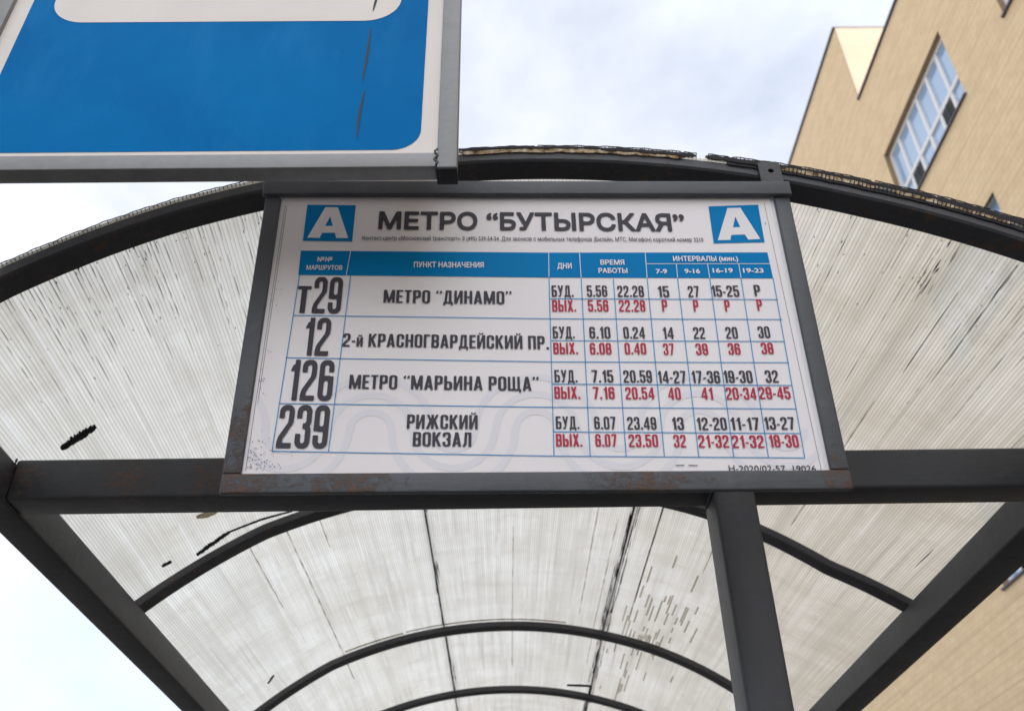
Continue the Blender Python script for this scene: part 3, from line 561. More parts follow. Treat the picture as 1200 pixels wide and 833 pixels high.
TEXTS = [('МЕТРО “БУТЫРСКАЯ”', 0.1618, 0.3922, 0.5856, 0.3883, 0.032, 'H', 'dark'), ('Контакт-центр «Московский транспорт»: 8 (495) 539-54-54. Для звонков с мобильных телефонов (Билайн, МТС, Мегафон) короткий номер 3210', 0.1402, 0.3736, 0.6091, 0.3701, 0.0074, 'h', 'dark'), ('№№', 0.0825, 0.3368, 0.102, 0.3367, 0.0077, 'b', 'sheetwhite'), ('МАРШРУТОВ', 0.069, 0.3231, 0.1166, 0.3227, 0.0077, 'b', 'sheetwhite'), ('ПУНКТ НАЗНАЧЕНИЯ', 0.2125, 0.327, 0.3062, 0.3261, 0.0093, 'b', 'sheetwhite'), ('ДНИ', 0.4058, 0.3245, 0.425, 0.3245, 0.0094, 'b', 'sheetwhite'), ('ВРЕМЯ', 0.4646, 0.3306, 0.4967, 0.3306, 0.0087, 'b', 'sheetwhite'), ('РАБОТЫ', 0.4611, 0.3169, 0.4998, 0.3168, 0.0085, 'b', 'sheetwhite'), ('ИНТЕРВАЛЫ (мин.)', 0.5642, 0.3368, 0.6525, 0.3367, 0.0087, 'b', 'sheetwhite'), ('7-9', 0.5386, 0.3157, 0.5532, 0.3157, 0.0082, 'b', 'sheetwhite'), ('9-16', 0.5775, 0.3161, 0.5979, 0.3161, 0.0081, 'b', 'sheetwhite'), ('16-19', 0.6158, 0.317, 0.6425, 0.317, 0.0082, 'b', 'sheetwhite'), ('19-23', 0.6571, 0.317, 0.6842, 0.3169, 0.0081, 'b', 'sheetwhite'), ('Т', 0.0611, 0.2537, 0.0788, 0.2533, 0.0429, 'C', 'dark'), ('29', 0.0823, 0.2533, 0.1197, 0.2525, 0.0581, 'C', 'dark'), ('12', 0.0764, 0.1888, 0.1095, 0.1881, 0.0576, 'C', 'dark'), ('126', 0.0638, 0.1244, 0.1191, 0.1231, 0.0584, 'C', 'dark'), ('239', 0.058, 0.0594, 0.1189, 0.0583, 0.0586, 'C', 'dark'), ('МЕТРО “ДИНАМО”', 0.1745, 0.2695, 0.3435, 0.2666, 0.0206, 'c', 'dark'), ('2-Й КРАСНОГВАРДЕЙСКИЙ ПР.', 0.1262, 0.2021, 0.3898, 0.1969, 0.0198, 'c', 'dark'), ('МЕТРО “МАРЬИНА РОЩА”', 0.139, 0.1404, 0.3754, 0.136, 0.0199, 'c', 'dark'), ('РИЖСКИЙ', 0.213, 0.0845, 0.299, 0.0831, 0.0193, 'c', 'dark'), ('ВОКЗАЛ', 0.2211, 0.0609, 0.2915, 0.0598, 0.019, 'c', 'dark'), ('БУД.', 0.3964, 0.2787, 0.4254, 0.2786, 0.018, 'c', 'dark'), ('5.56', 0.4432, 0.2786, 0.4703, 0.2785, 0.018, 'c', 'dark'), ('22.28', 0.4839, 0.278, 0.5191, 0.2779, 0.0181, 'c', 'dark'), ('15', 0.5372, 0.2775, 0.5528, 0.2774, 0.0181, 'c', 'dark'), ('27', 0.5781, 0.2774, 0.5929, 0.2773, 0.0181, 'c', 'dark'), ('15-25', 0.6093, 0.2782, 0.6465, 0.278, 0.018, 'c', 'dark'), ('Р', 0.6669, 0.279, 0.6752, 0.2789, 0.0181, 'c', 'dark'), ('ВЫХ.', 0.3962, 0.2551, 0.4276, 0.255, 0.0181, 'c', 'red'), ('5.56', 0.4433, 0.255, 0.4702, 0.2549, 0.0181, 'c', 'red'), ('22.28', 0.4841, 0.2548, 0.5189, 0.2547, 0.0182, 'c', 'red'), ('Р', 0.541, 0.2547, 0.5482, 0.2546, 0.0181, 'c', 'red'), ('Р', 0.5826, 0.2546, 0.5894, 0.2545, 0.0181, 'c', 'red'), ('Р', 0.624, 0.2544, 0.6311, 0.2544, 0.0182, 'c', 'red'), ('Р', 0.6671, 0.2557, 0.6742, 0.2556, 0.0182, 'c', 'red'), ('БУД.', 0.3954, 0.2136, 0.4237, 0.2135, 0.0177, 'c', 'dark'), ('6.10', 0.4427, 0.2132, 0.4699, 0.213, 0.0177, 'c', 'dark'), ('0.24', 0.4868, 0.2128, 0.5147, 0.2126, 0.0177, 'c', 'dark'), ('14', 0.5375, 0.2122, 0.5519, 0.2121, 0.0177, 'c', 'dark'), ('22', 0.5777, 0.212, 0.5928, 0.2119, 0.0178, 'c', 'dark'), ('20', 0.6198, 0.2123, 0.6353, 0.2122, 0.0177, 'c', 'dark'), ('30', 0.6621, 0.213, 0.6776, 0.2129, 0.0178, 'c', 'dark'), ('ВЫХ.', 0.3952, 0.1898, 0.4266, 0.1896, 0.0169, 'c', 'red'), ('6.08', 0.4419, 0.1892, 0.4695, 0.189, 0.017, 'c', 'red'), ('0.40', 0.4865, 0.189, 0.5142, 0.1889, 0.017, 'c', 'red'), ('37', 0.5361, 0.188, 0.55, 0.1879, 0.017, 'c', 'red'), ('39', 0.5778, 0.1879, 0.5935, 0.1878, 0.017, 'c', 'red'), ('36', 0.6195, 0.1881, 0.6352, 0.188, 0.017, 'c', 'red'), ('38', 0.6624, 0.1887, 0.6781, 0.1886, 0.017, 'c', 'red'), ('БУД.', 0.395, 0.1483, 0.4238, 0.1481, 0.0177, 'c', 'dark'), ('7.15', 0.4419, 0.1479, 0.469, 0.1478, 0.0178, 'c', 'dark'), ('20.59', 0.4818, 0.1475, 0.5178, 0.1473, 0.0177, 'c', 'dark'), ('14-27', 0.5247, 0.1464, 0.5606, 0.1462, 0.0178, 'c', 'dark'), ('17-36', 0.5673, 0.1462, 0.6036, 0.146, 0.0178, 'c', 'dark'), ('19-30', 0.6079, 0.1464, 0.6449, 0.1462, 0.0178, 'c', 'dark'), ('32', 0.6612, 0.1466, 0.6776, 0.1465, 0.0178, 'c', 'dark'), ('ВЫХ.', 0.394, 0.1249, 0.426, 0.1247, 0.017, 'c', 'red'), ('7.16', 0.4419, 0.1243, 0.469, 0.1241, 0.017, 'c', 'red'), ('20.54', 0.4824, 0.1237, 0.5183, 0.1235, 0.017, 'c', 'red'), ('40', 0.5356, 0.1229, 0.5514, 0.1228, 0.0171, 'c', 'red'), ('41', 0.577, 0.1227, 0.5915, 0.1226, 0.0171, 'c', 'red'), ('20-34', 0.6081, 0.1226, 0.6459, 0.1223, 0.017, 'c', 'red'), ('29-45', 0.6495, 0.1232, 0.6887, 0.123, 0.0171, 'c', 'red'), ('БУД.', 0.3941, 0.083, 0.4227, 0.0828, 0.0171, 'c', 'dark'), ('6.07', 0.441, 0.0824, 0.4673, 0.0822, 0.0171, 'c', 'dark'), ('23.49', 0.4815, 0.0817, 0.517, 0.0814, 0.0171, 'c', 'dark'), ('13', 0.5357, 0.081, 0.5506, 0.0809, 0.0171, 'c', 'dark'), ('12-20', 0.5661, 0.0805, 0.6032, 0.0802, 0.0171, 'c', 'dark'), ('11-17', 0.6075, 0.0802, 0.6432, 0.08, 0.0171, 'c', 'dark'), ('13-27', 0.6491, 0.0807, 0.6866, 0.0804, 0.0171, 'c', 'dark'), ('ВЫХ.', 0.3934, 0.0595, 0.4252, 0.0593, 0.0167, 'c', 'red'), ('6.07', 0.4409, 0.059, 0.4669, 0.0588, 0.0167, 'c', 'red'), ('23.50', 0.4813, 0.0582, 0.5168, 0.058, 0.0168, 'c', 'red'), ('32', 0.5356, 0.0574, 0.5506, 0.0573, 0.0168, 'c', 'red'), ('21-32', 0.5657, 0.0569, 0.6027, 0.0566, 0.0167, 'c', 'red'), ('21-32', 0.6066, 0.0563, 0.6452, 0.056, 0.0167, 'c', 'red'), ('18-30', 0.6514, 0.0567, 0.6875, 0.0564, 0.0167, 'c', 'red'), ('Н-2020/02-57  19026', 0.5979, 0.0249, 0.7021, 0.0242, 0.0085, 'h', 'dark')]
LINES = [[(0.0607, 0.3152), (0.0542, 0.0555)], [(0.1287, 0.3151), (0.1213, 0.0547)], [(0.3937, 0.3103), (0.3903, 0.0471)], [(0.4369, 0.3088), (0.4335, 0.0463)], [(0.48, 0.3078), (0.4766, 0.0454)], [(0.5256, 0.3087), (0.5226, 0.0451)], [(0.5667, 0.3086), (0.5639, 0.0448)], [(0.6101, 0.3085), (0.6059, 0.044)], [(0.6524, 0.3084), (0.6476, 0.0431)], [(0.696, 0.3084), (0.6914, 0.0425)], [(0.0542, 0.0555), (0.3903, 0.0469)], [(0.3903, 0.0469), (0.6914, 0.0425)], [(0.0582, 0.2501), (0.3932, 0.2438)], [(0.3932, 0.2438), (0.6973, 0.2417)], [(0.0564, 0.1858), (0.3919, 0.1782)], [(0.3919, 0.1782), (0.6949, 0.1758)], [(0.0554, 0.1201), (0.3912, 0.113)], [(0.3912, 0.113), (0.6926, 0.109)], [(0.3933, 0.2755), (0.6968, 0.2734)], [(0.3933, 0.2101), (0.6951, 0.2077)], [(0.3913, 0.1458), (0.6935, 0.1424)], [(0.3903, 0.0792), (0.692, 0.0752)]]
WLINES = [[(0.1258, 0.3555), (0.1229, 0.3137)], [(0.3949, 0.352), (0.3937, 0.3103)], [(0.4368, 0.3512), (0.4369, 0.3088)], [(0.5268, 0.3519), (0.5256, 0.3087)], [(0.5675, 0.3325), (0.5667, 0.3086)], [(0.61, 0.3324), (0.6101, 0.3085)], [(0.6526, 0.3323), (0.6524, 0.3084)], [(0.5262, 0.3325), (0.6951, 0.3323)]]
HEADER = [(0.0583, 0.3559), (0.3949, 0.352), (0.6951, 0.3521), (0.696, 0.3084), (0.3937, 0.3103), (0.059, 0.3152)]
LOGOS = [[(0.0593, 0.4365), (0.1269, 0.4358), (0.1264, 0.3714), (0.0592, 0.3729)], [(0.6241, 0.4339), (0.6952, 0.437), (0.694, 0.3697), (0.6232, 0.3679)]]
AOUT = [[(0.0849, 0.4319), (0.1024, 0.4316), (0.1207, 0.377), (0.1044, 0.377), (0.1019, 0.3862), (0.0845, 0.3862), (0.0815, 0.3773), (0.0648, 0.3778)], [(0.6506, 0.4305), (0.6689, 0.4311), (0.6888, 0.375), (0.672, 0.3739), (0.6684, 0.3829), (0.6494, 0.3821), (0.6468, 0.3734), (0.6294, 0.3729)]]
AHOLE = [[(0.093, 0.4153), (0.098, 0.3983), (0.0874, 0.3983)], [(0.6595, 0.415), (0.6639, 0.3961), (0.6534, 0.3955)]]
# [(0.0183, 0.4824), (0.2248, 0.4794)] [(0.0236, 0.0302), (0.7228, 0.0253), (0.7182, 0.4542), (0.0208, 0.4459)]

def decal(name, polys, y, mat, kind=None):
    vs_, fs_ = [], []
    for p in polys: b0 = len(vs_); vs_ += [(a, y, b) for a, b in p]; fs_.append(tuple(range(b0, b0+len(p))))
    o = mesh(name, vs_, fs_, mat, sheet)
    if kind: o['kind'] = kind
    return o
def seg_poly(a, b, w_):
    dx, dz = b[0]-a[0], b[1]-a[1]; L_ = math.hypot(dx, dz); nx, nz = -dz/L_*w_/2, dx/L_*w_/2
    return [(a[0]+nx, a[1]+nz), (b[0]+nx, b[1]+nz), (b[0]-nx, b[1]-nz), (a[0]-nx, a[1]-nz)]
def arc_polys(cx, cz, r0, r1, a0, a1, n=28):
    out = []
    for i in range(n):
        p, q_ = math.radians(a0+(a1-a0)*i/n), math.radians(a0+(a1-a0)*(i+1)/n)
        out.append([(cx+r0*math.cos(p), cz+r0*math.sin(p)), (cx+r1*math.cos(p), cz+r1*math.sin(p)), (cx+r1*math.cos(q_), cz+r1*math.sin(q_)), (cx+r0*math.cos(q_), cz+r0*math.sin(q_))])
    return out
rp = []
for k in range(-1, 7):                                          # pale wave of concentric rings
    cxk = .069+.1005*k; up = k % 2 == 1
    for r in (.0255, .0495, .0745):
        a0, a1 = ((0, 180) if up else (180, 360)); rp += arc_polys(cxk, .082, r-.0045, r+.0045, a0, a1)
rp = [[(min(max(a, .0225), .711), max(b, .0255)) for a, b in p] for p in rp if .02 < p[0][0] < .712]
decal('watermark', rp, .0045, M_tint)
hd = [HEADER]
decal('table_header', [[HEADER[0], HEADER[5], HEADER[4], HEADER[1]], [HEADER[1], HEADER[4], HEADER[3], HEADER[2]]], .0042, M_cyan)
for a, b in LINES: decal('table_rule', [seg_poly(a, b, .0011)], .0039, M_rule)
for a, b in WLINES: decal('header_rule', [seg_poly(a, b, .0009)], .0036, M_white)
for i in range(2):
    decal('logo_square', [LOGOS[i]], .0042, M_cyan)
    P, Q = AOUT[i], AHOLE[i]           # letter A: apex L, apex R, foot R outer, foot R inner, bar R, bar L, foot L inner, foot L outer
    apL, apR, frO, frI, brR, brL, flI, flO = P; t, hr, hl = Q
    tl = apL; tr_ = apR
    decal('logo_letter', [[flO, flI, brL, hl], [flO, hl, apL], [hl, t, apL], [t, apR, apL], [t, hr, apR], [hr, frO, apR], [hr, brR, frI, frO], [hl, brL, brR, hr]], .0038, M_white)
for a, b in (((.7045, .44), (.7085, .0258)), ((.0285, .435), (.0262, .03)), ((.031, .435), (.0293, .12))):
    decal('crease_line', [seg_poly(a, b, .0005)], .0044, M_tiny)
sp = []
for k in range(250):
    if k < 130: x, z = .0265+abs(random.gauss(0, .006)), random.uniform(.03, .34)
    elif k < 300: x, z = .027+abs(random.gauss(0, .022)), .031+abs(random.gauss(0, .018))
    else: x, z = random.gauss(.30, .012), random.uniform(.030, .042)
    if k < 130 and math.sin(z*47) < -.1: continue
    r = random.uniform(.0002, .0009); n_ = 5; a0 = random.random()*6
    sp.append([(x+r*math.cos(a0+6.283*i/n_)*random.uniform(.4, 1), z+r*1.2*math.sin(a0+6.283*i/n_)*random.uniform(.5, 1.2)) for i in range(n_)])
sp += [seg_poly((.535, .0335), (.545, .0337), .001), seg_poly((.55, .0335), (.561, .0333), .001), seg_poly((.7, .40), (.7, .405), .0007)]
decal('speckle', sp, .0035, M_tiny, 'stuff')

# lettering: tall condensed face built from signed-distance shapes
def B(x0, y0, x1, y1): return lambda X, Y: np.maximum(np.maximum(x0-X, X-x1), np.maximum(y0-Y, Y-y1))
def RR(x0, y0, x1, y1, r, q=1.0):
    def f(X, Y):
        hx, hy = (x1-x0)/2-r, (y1-y0)/2-r; dx, dy = np.abs(X-(x0+x1)/2)-hx, np.abs(Y-(y0+y1)/2)-hy
        return np.hypot(np.maximum(dx, 0), np.maximum(dy, 0))+np.minimum(np.maximum(dx, dy), 0)-r
    return f
def Pg(*pts):          # convex polygon, any winding
    a = sum(pts[i][0]*pts[(i+1) % len(pts)][1]-pts[(i+1) % len(pts)][0]*pts[i][1] for i in range(len(pts)))
    pts = pts if a > 0 else pts[::-1]
    def f(X, Y):
        d = None
        for i in range(len(pts)):
            (x0, y0), (x1, y1) = pts[i], pts[(i+1) % len(pts)]; L_ = math.hypot(x1-x0, y1-y0)
            e = ((y1-y0)*(X-x0)-(x1-x0)*(Y-y0))/L_; d = e if d is None else np.maximum(d, e)
        return d
    return f
def U(*fs_): return lambda X, Y: np.minimum.reduce([f(X, Y) for f in fs_])
def I(*fs_): return lambda X, Y: np.maximum.reduce([f(X, Y) for f in fs_])
def Sb(a, *bs): return lambda X, Y: np.maximum.reduce([a(X, Y)]+[-b(X, Y) for b in bs])
T_ = .148; Th = .115
def ring(x0, y0, x1, y1, r=.17, t=T_, th=Th): return Sb(RR(x0, y0, x1, y1, r), RR(x0+t, y0+th, x1-t, y1-th, max(.02, min(r-t*.62, (x1-x0-2*t)/2-.001))))
w = .415
def low9(): return Sb(ring(0, 0, w, .6), B(-.1, .36, T_+.001, .7), B(-.1, .30, w-T_, .7))
GL = {}
GL['0'] = (w, ring(0, 0, w, 1)); GL['О'] = (w+.01, ring(0, 0, w+.01, 1))
GL['1'] = (.285, U(B(.137, 0, .285, 1), Pg((0, .72), (0, .84), (.09, .87), (.15, 1), (.2, 1), (.2, .72))))
two_top = Sb(ring(0, .45, w, 1), B(-.1, 0, w-T_, .70), B(-.1, 0, 1, .58))
GL['2'] = (w, U(Sb(ring(0, .3, w, 1), B(-.1, -.1, w-T_-.001, .69), B(-.1, -.1, 1, .62)), Pg((w, .66), (w-T_, .66), (w-T_-.015, .57), (w-.015, .565)), Pg((w-.014, .57), (w-T_-.014, .575), (.03, .26), (.16, .22)), Pg((.03, .262), (.0, .13), (T_, .10), (.165, .24)), B(0, 0, w-.01, .12), B(0, .1, T_, .15)))
GL['3'] = (w, U(Sb(ring(0, .455, w, 1), B(-.1, .3, T_+.03, .69)), Sb(ring(0, 0, w, .565), B(-.1, .33, T_+.03, .7))))
GL['4'] = (.44, U(B(.245, 0, .39, 1), B(0, .20, .44, .31), Pg((0, .22), (.0, .33), (.25, 1), (.30, 1), (.30, .86), (.115, .31))))
GL['5'] = (w, U(B(.005, .885, w-.01, 1), B(.005, .48, T_, 1), Sb(ring(0, 0, w, .66), B(-.1, .31, T_+.001, .475), B(-.1, .475, .09, .7))))
GL['6'] = (w, U(Sb(ring(0, 0, w, 1), B(w-T_-.001, .60, 1, .70)), B(.05, .5, w-.1, .61), Sb(ring(0, 0, w, .61), B(-.1, .7, 1, .8))))
GL['9'] = (w, U(Sb(ring(0, 0, w, 1), B(-.1, .30, T_+.001, .40)), B(.1, .39, w-.05, .50), ring(0, .39, w, 1)))
GL['7'] = (.40, U(B(0, .88, .40, 1), Pg((.40, .90), (.225, 0), (.07, 0), (.245, .90))))
GL['8'] = (w, U(ring(0, .455, w, 1), ring(0, 0, w, .565)))
GL['-'] = (.20, B(0, .34, .20, .45)); GL['.'] = (.15, B(0, 0, .15, .15)); GL[' '] = (.16, None)
GL['“'] = (.32, U(B(0, .78, .12, .9), Pg((0, .88), (.12, .88), (.12, .99), (.08, 1)), B(.19, .78, .31, .9), Pg((.19, .88), (.31, .88), (.31, .99), (.27, 1))))
GL['”'] = (.32, U(B(0, .88, .12, 1), Pg((0, .9), (.12, .9), (.04, .77), (0, .8)), B(.19, .88, .31, 1), Pg((.19, .9), (.31, .9), (.23, .77), (.19, .8))))
E_ = lambda: U(B(0, 0, T_, 1), B(0, 0, .35, Th), B(0, 1-Th, .35, 1), B(0, .455, .33, .56))
GL['Е'] = (.35, E_()); GL['Т'] = (.38, U(B(.115, 0, .265, 1), B(0, 1-Th, .38, 1)))
GL['М'] = (.60, U(B(0, 0, .135, 1), B(.465, 0, .60, 1), Pg((0, 1), (.17, 1), (.36, 0), (.25, 0)), Pg((.60, 1), (.43, 1), (.24, 0), (.35, 0))))
bowl = Sb(ring(0, .40, w, 1, .15), B(-.1, .3, .05, 1.1)); GL['Р'] = (w, U(B(0, 0, T_, 1), bowl, B(0, 1-Th, .2, 1), B(0, .40, .2, .51)))
GL['А'] = (.46, U(Pg((0, 0), (.145, 0), (.29, 1), (.15, 1)), Pg((.46, 0), (.315, 0), (.17, 1), (.31, 1)), B(.09, .19, .37, .29)))
GL['С'] = (w, Sb(ring(0, 0, w, 1), B(w-T_-.02, .38, 1, .62))); GL['Н'] = (.43, U(B(0, 0, T_, 1), B(.43-T_, 0, .43, 1), B(0, .45, .43, .56)))
GL['Г'] = (.35, U(B(0, 0, T_, 1), B(0, 1-Th, .35, 1))); GL['П'] = (.43, U(B(0, 0, T_, 1), B(.43-T_, 0, .43, 1), B(0, 1-Th, .43, 1)))
ii = lambda o_=0: U(B(o_, 0, o_+.14, 1), B(o_+.31, 0, o_+.45, 1), Pg((o_+.07, 0), (o_+.16, 0), (o_+.38, 1), (o_+.29, 1)), Pg((o_+.10, 0), (o_+.14, 0), (o_+.14, .3)))
GL['И'] = (.45, ii()); GL['Й'] = (.45, U(ii(), B(.12, 1.06, .33, 1.12), B(.10, 1.08, .17, 1.19), B(.28, 1.08, .35, 1.19)))
GL['й'] = (.34, U(B(0, 0, .12, .72), B(.22, 0, .34, .72), Pg((.06, 0), (.13, 0), (.28, .72), (.21, .72)), B(.08, .79, .26, .85), B(.06, .81, .12, .93), B(.22, .81, .28, .93)))
GL['В'] = (w, U(B(0, 0, T_, 1), Sb(ring(0, .455, w, 1, .14), B(-.1, .4, .05, 1.1)), Sb(ring(0, 0, w, .565, .14), B(-.1, -.1, .05, .7)), B(0, 0, .18, Th), B(0, 1-Th, .18, 1), B(0, .455, .18, .565)))
bb_ = Sb(ring(0, 0, w, .60, .15), B(-.1, -.1, .05, .7)); GL['Б'] = (w, U(B(0, 0, T_, 1), bb_, B(0, 1-Th, .38, 1), B(0, 0, .2, Th), B(0, .49, .2, .60)))
GL['Ь'] = (w, U(B(0, 0, T_, 1), bb_, B(0, 0, .2, Th), B(0, .49, .2, .60))); GL['Ы'] = (w+.23, U(GL['Ь'][1], B(w+.08, 0, w+.08+T_, 1)))
GL['К'] = (.44, U(B(0, 0, T_, 1), Pg((.10, .42), (.10, .55), (.29, 1), (.44, 1), (.22, .5)), Pg((.13, .55), (.25, .62), (.45, 0), (.29, 0))))
GL['Х'] = (.45, U(Pg((0, 0), (.15, 0), (.44, 1), (.29, 1)), Pg((.45, 0), (.30, 0), (.01, 1), (.16, 1))))
GL['Ж'] = (.68, U(B(.27, 0, .41, 1), Pg((.38, .42), (.38, .56), (.52, 1), (.66, 1), (.48, .5)), Pg((.38, .55), (.50, .60), (.68, 0), (.53, 0)), Pg((.30, .42), (.30, .56), (.16, 1), (.02, 1), (.20, .5)), Pg((.30, .55), (.18, .60), (0, 0), (.15, 0))))
GL['З'] = GL['3']; GL['Л'] = (.44, U(B(.44-T_, 0, .44, 1), B(.11, 1-Th, .44, 1), Pg((.10, 1), (.235, 1), (.195, .14), (.06, .10)), B(0, 0, .11, .13), Pg((.04, 0), (.13, 0), (.20, .2), (.08, .3))))
GL['Д'] = (.50, U(B(.29, 0, .43, 1), B(.11, 1-Th, .43, 1), Pg((.11, 1), (.24, 1), (.18, .08), (.05, .05)), B(0, 0, .50, .12), B(0, -.14, .10, .1), B(.40, -.14, .50, .1)))
GL['У'] = (.44, U(Pg((0, 1), (.15, 1), (.29, .3), (.20, .22)), Pg((.44, 1), (.29, 1), (.13, .06), (.22, 0)), B(.04, 0, .17, .12), Pg((.15, 0), (.23, .03), (.27, .25), (.14, .14))))
GL['Ш'] = (.62, U(B(0, 0, .13, 1), B(.245, 0, .375, 1), B(.49, 0, .62, 1), B(0, 0, .62, Th))); GL['Щ'] = (.68, U(GL['Ш'][1], B(.58, -.14, .68, .11)))
bowlm = Sb(ring(0, .40, w, 1, .15), B(w-.05, .3, w+1, 1.1)); GL['Я'] = (w+.01, U(B(w-T_, 0, w, 1), bowlm, B(w-.2, 1-Th, w, 1), B(w-.2, .40, w, .51), Pg((-.02, 0), (.14, 0), (.27, .45), (.12, .45))))
GL['№'] = (.62, U(B(0, 0, .12, 1), B(.26, 0, .38, 1), Pg((0, 1), (.12, 1), (.38, 0), (.26, 0)), ring(.43, .25, .62, .68, .08, .06, .07)))
GL['м'] = (.46, U(B(0, 0, .12, .74), B(.34, 0, .46, .74), Pg((0, .74), (.13, .74), (.28, 0), (.19, 0)), Pg((.46, .74), (.33, .74), (.18, 0), (.27, 0))))
GL['и'] = (.36, U(B(0, 0, .12, .74), B(.24, 0, .36, .74), Pg((.06, 0), (.13, 0), (.30, .74), (.23, .74)))); GL['н'] = (.36, U(B(0, 0, .12, .74), B(.24, 0, .36, .74), B(0, .32, .36, .43)))
GL['('] = (.2, U(Pg((.18, 1.05), (.08, 1.05), (0, .7), (.11, .7)), B(0, .2, .11, .72), Pg((.0, .22), (.11, .22), (.18, -.12), (.08, -.12)))); GL[')'] = (.2, U(Pg((.0, 1.05), (.1, 1.05), (.18, .7), (.07, .7)), B(.07, .2, .18, .72), Pg((.07, .22), (.18, .22), (.1, -.12), (.0, -.12))))
polycache = {}
def glyph_polys(ch, res):
    if (ch, res) in polycache: return polycache[ch, res]
    wd, f = GL[ch]; out = []
    if f:
        x0, y0, y1 = -.02, -.18, 1.22; nx = int((wd+.04)*res)+1; ny = int((y1-y0)*res)
        xs = np.linspace(x0, wd+.02, nx+1); ys = np.linspace(y0, y1, ny+1); X, Y = np.meshgrid(xs, ys); ph = f(X, Y)
        for j in range(ny):
            run = None
            for i in range(nx+1):
                full = i < nx and ph[j, i] < 0 and ph[j, i+1] < 0 and ph[j+1, i] < 0 and ph[j+1, i+1] < 0
                if full:
                    if run is None: run = i
                    continue
                if run is not None:
                    out.append([(xs[run], ys[j]), (xs[i], ys[j]), (xs[i], ys[j+1]), (xs[run], ys[j+1])]); run = None
                if i == nx: continue
                c = [(i, j), (i+1, j), (i+1, j+1), (i, j+1)]; vv = [ph[b_, a_] for a_, b_ in c]
                if min(vv) >= 0: continue
                p = []
                for k in range(4):
                    a_, b_ = c[k], c[(k+1) % 4]; va, vb = vv[k], vv[(k+1) % 4]; pa, pb = (xs[a_[0]], ys[a_[1]]), (xs[b_[0]], ys[b_[1]])
                    if va < 0: p.append(pa)
                    if (va < 0) != (vb < 0): t = va/(va-vb); p.append((pa[0]+(pb[0]-pa[0])*t, pa[1]+(pb[1]-pa[1])*t))
                if len(p) > 2: out.append(p)
    polycache[ch, res] = (wd, out); return wd, out
INK = {'dark': M_ink, 'red': M_red, 'sheetwhite': M_white}
def condensed(s, x0, z0, x1, z1, h, mat, res, gap=.075):
    tot = sum(GL[c][0] for c in s)+gap*(len(s)-1); polys = []; cur = 0
    for c in s:
        wd, pl = glyph_polys(c, res)
        polys += [[(cur+a, b) for a, b in p] for p in pl]; cur += wd+gap
    sx = (x1-x0)/tot; sl_ = (z1-z0)/(x1-x0)
    decal('lettering', [[(x0+a*sx, z0+b*h+a*sx*sl_) for a, b in p] for p in polys], .0035, mat)
def outline_loops(s):
    """closed outlines of a line of text, sampled from the built-in typeface"""
    cu = bpy.data.curves.new('t', 'FONT'); cu.body = s; cu.size = 1; ob = bpy.data.objects.new('t', cu); COL.objects.link(ob)
    dg = bpy.context.evaluated_depsgraph_get(); c2 = ob.to_curve(dg); loops = []
    for sp_ in c2.splines:
        if sp_.type != 'BEZIER': loops.append(np.array([p.co[:2] for p in sp_.points])); continue
        P = sp_.bezier_points; n = len(P); pts = []
        for i in range(n):
            a_, b_ = P[i], P[(i+1) % n]; p0, p1, p2, p3 = (np.array(v[:2]) for v in (a_.co, a_.handle_right, b_.handle_left, b_.co))
            straight = abs((p1-p0)[0]*(p3-p0)[1]-(p1-p0)[1]*(p3-p0)[0]) < 1e-5 and abs((p2-p0)[0]*(p3-p0)[1]-(p2-p0)[1]*(p3-p0)[0]) < 1e-5
            for k in range(1 if straight else 5): t = k/5; pts.append((1-t)**3*p0+3*(1-t)**2*t*p1+3*(1-t)*t*t*p2+t**3*p3)
        loops.append(np.array(pts))
    ob.to_curve_clear(); bpy.data.objects.remove(ob); return loops
def march(f, x0, x1, y0, y1, nx, ny):
    xs, ys = np.linspace(x0, x1, nx+1), np.linspace(y0, y1, ny+1); X, Y = np.meshgrid(xs, ys); ph = f(X, Y); out = []
    for j in range(ny):
        run = None
        for i in range(nx+1):
            if i < nx and ph[j, i] < 0 and ph[j, i+1] < 0 and ph[j+1, i] < 0 and ph[j+1, i+1] < 0:
                if run is None: run = i
                continue
            if run is not None: out.append([(xs[run], ys[j]), (xs[i], ys[j]), (xs[i], ys[j+1]), (xs[run], ys[j+1])]); run = None
            if i == nx: continue
            c = [(i, j), (i+1, j), (i+1, j+1), (i, j+1)]; vv = [ph[b_, a_] for a_, b_ in c]
            if min(vv) >= 0: continue
            p = []
            for k in range(4):
                (ai, aj), (bi, bj) = c[k], c[(k+1) % 4]; va, vb = vv[k], vv[(k+1) % 4]
                if va < 0: p.append((xs[ai], ys[aj]))
                if (va < 0) != (vb < 0): t = va/(va-vb); p.append((xs[ai]+(xs[bi]-xs[ai])*t, ys[aj]+(ys[bj]-ys[aj])*t))
            if len(p) > 2: out.append(p)
    return out
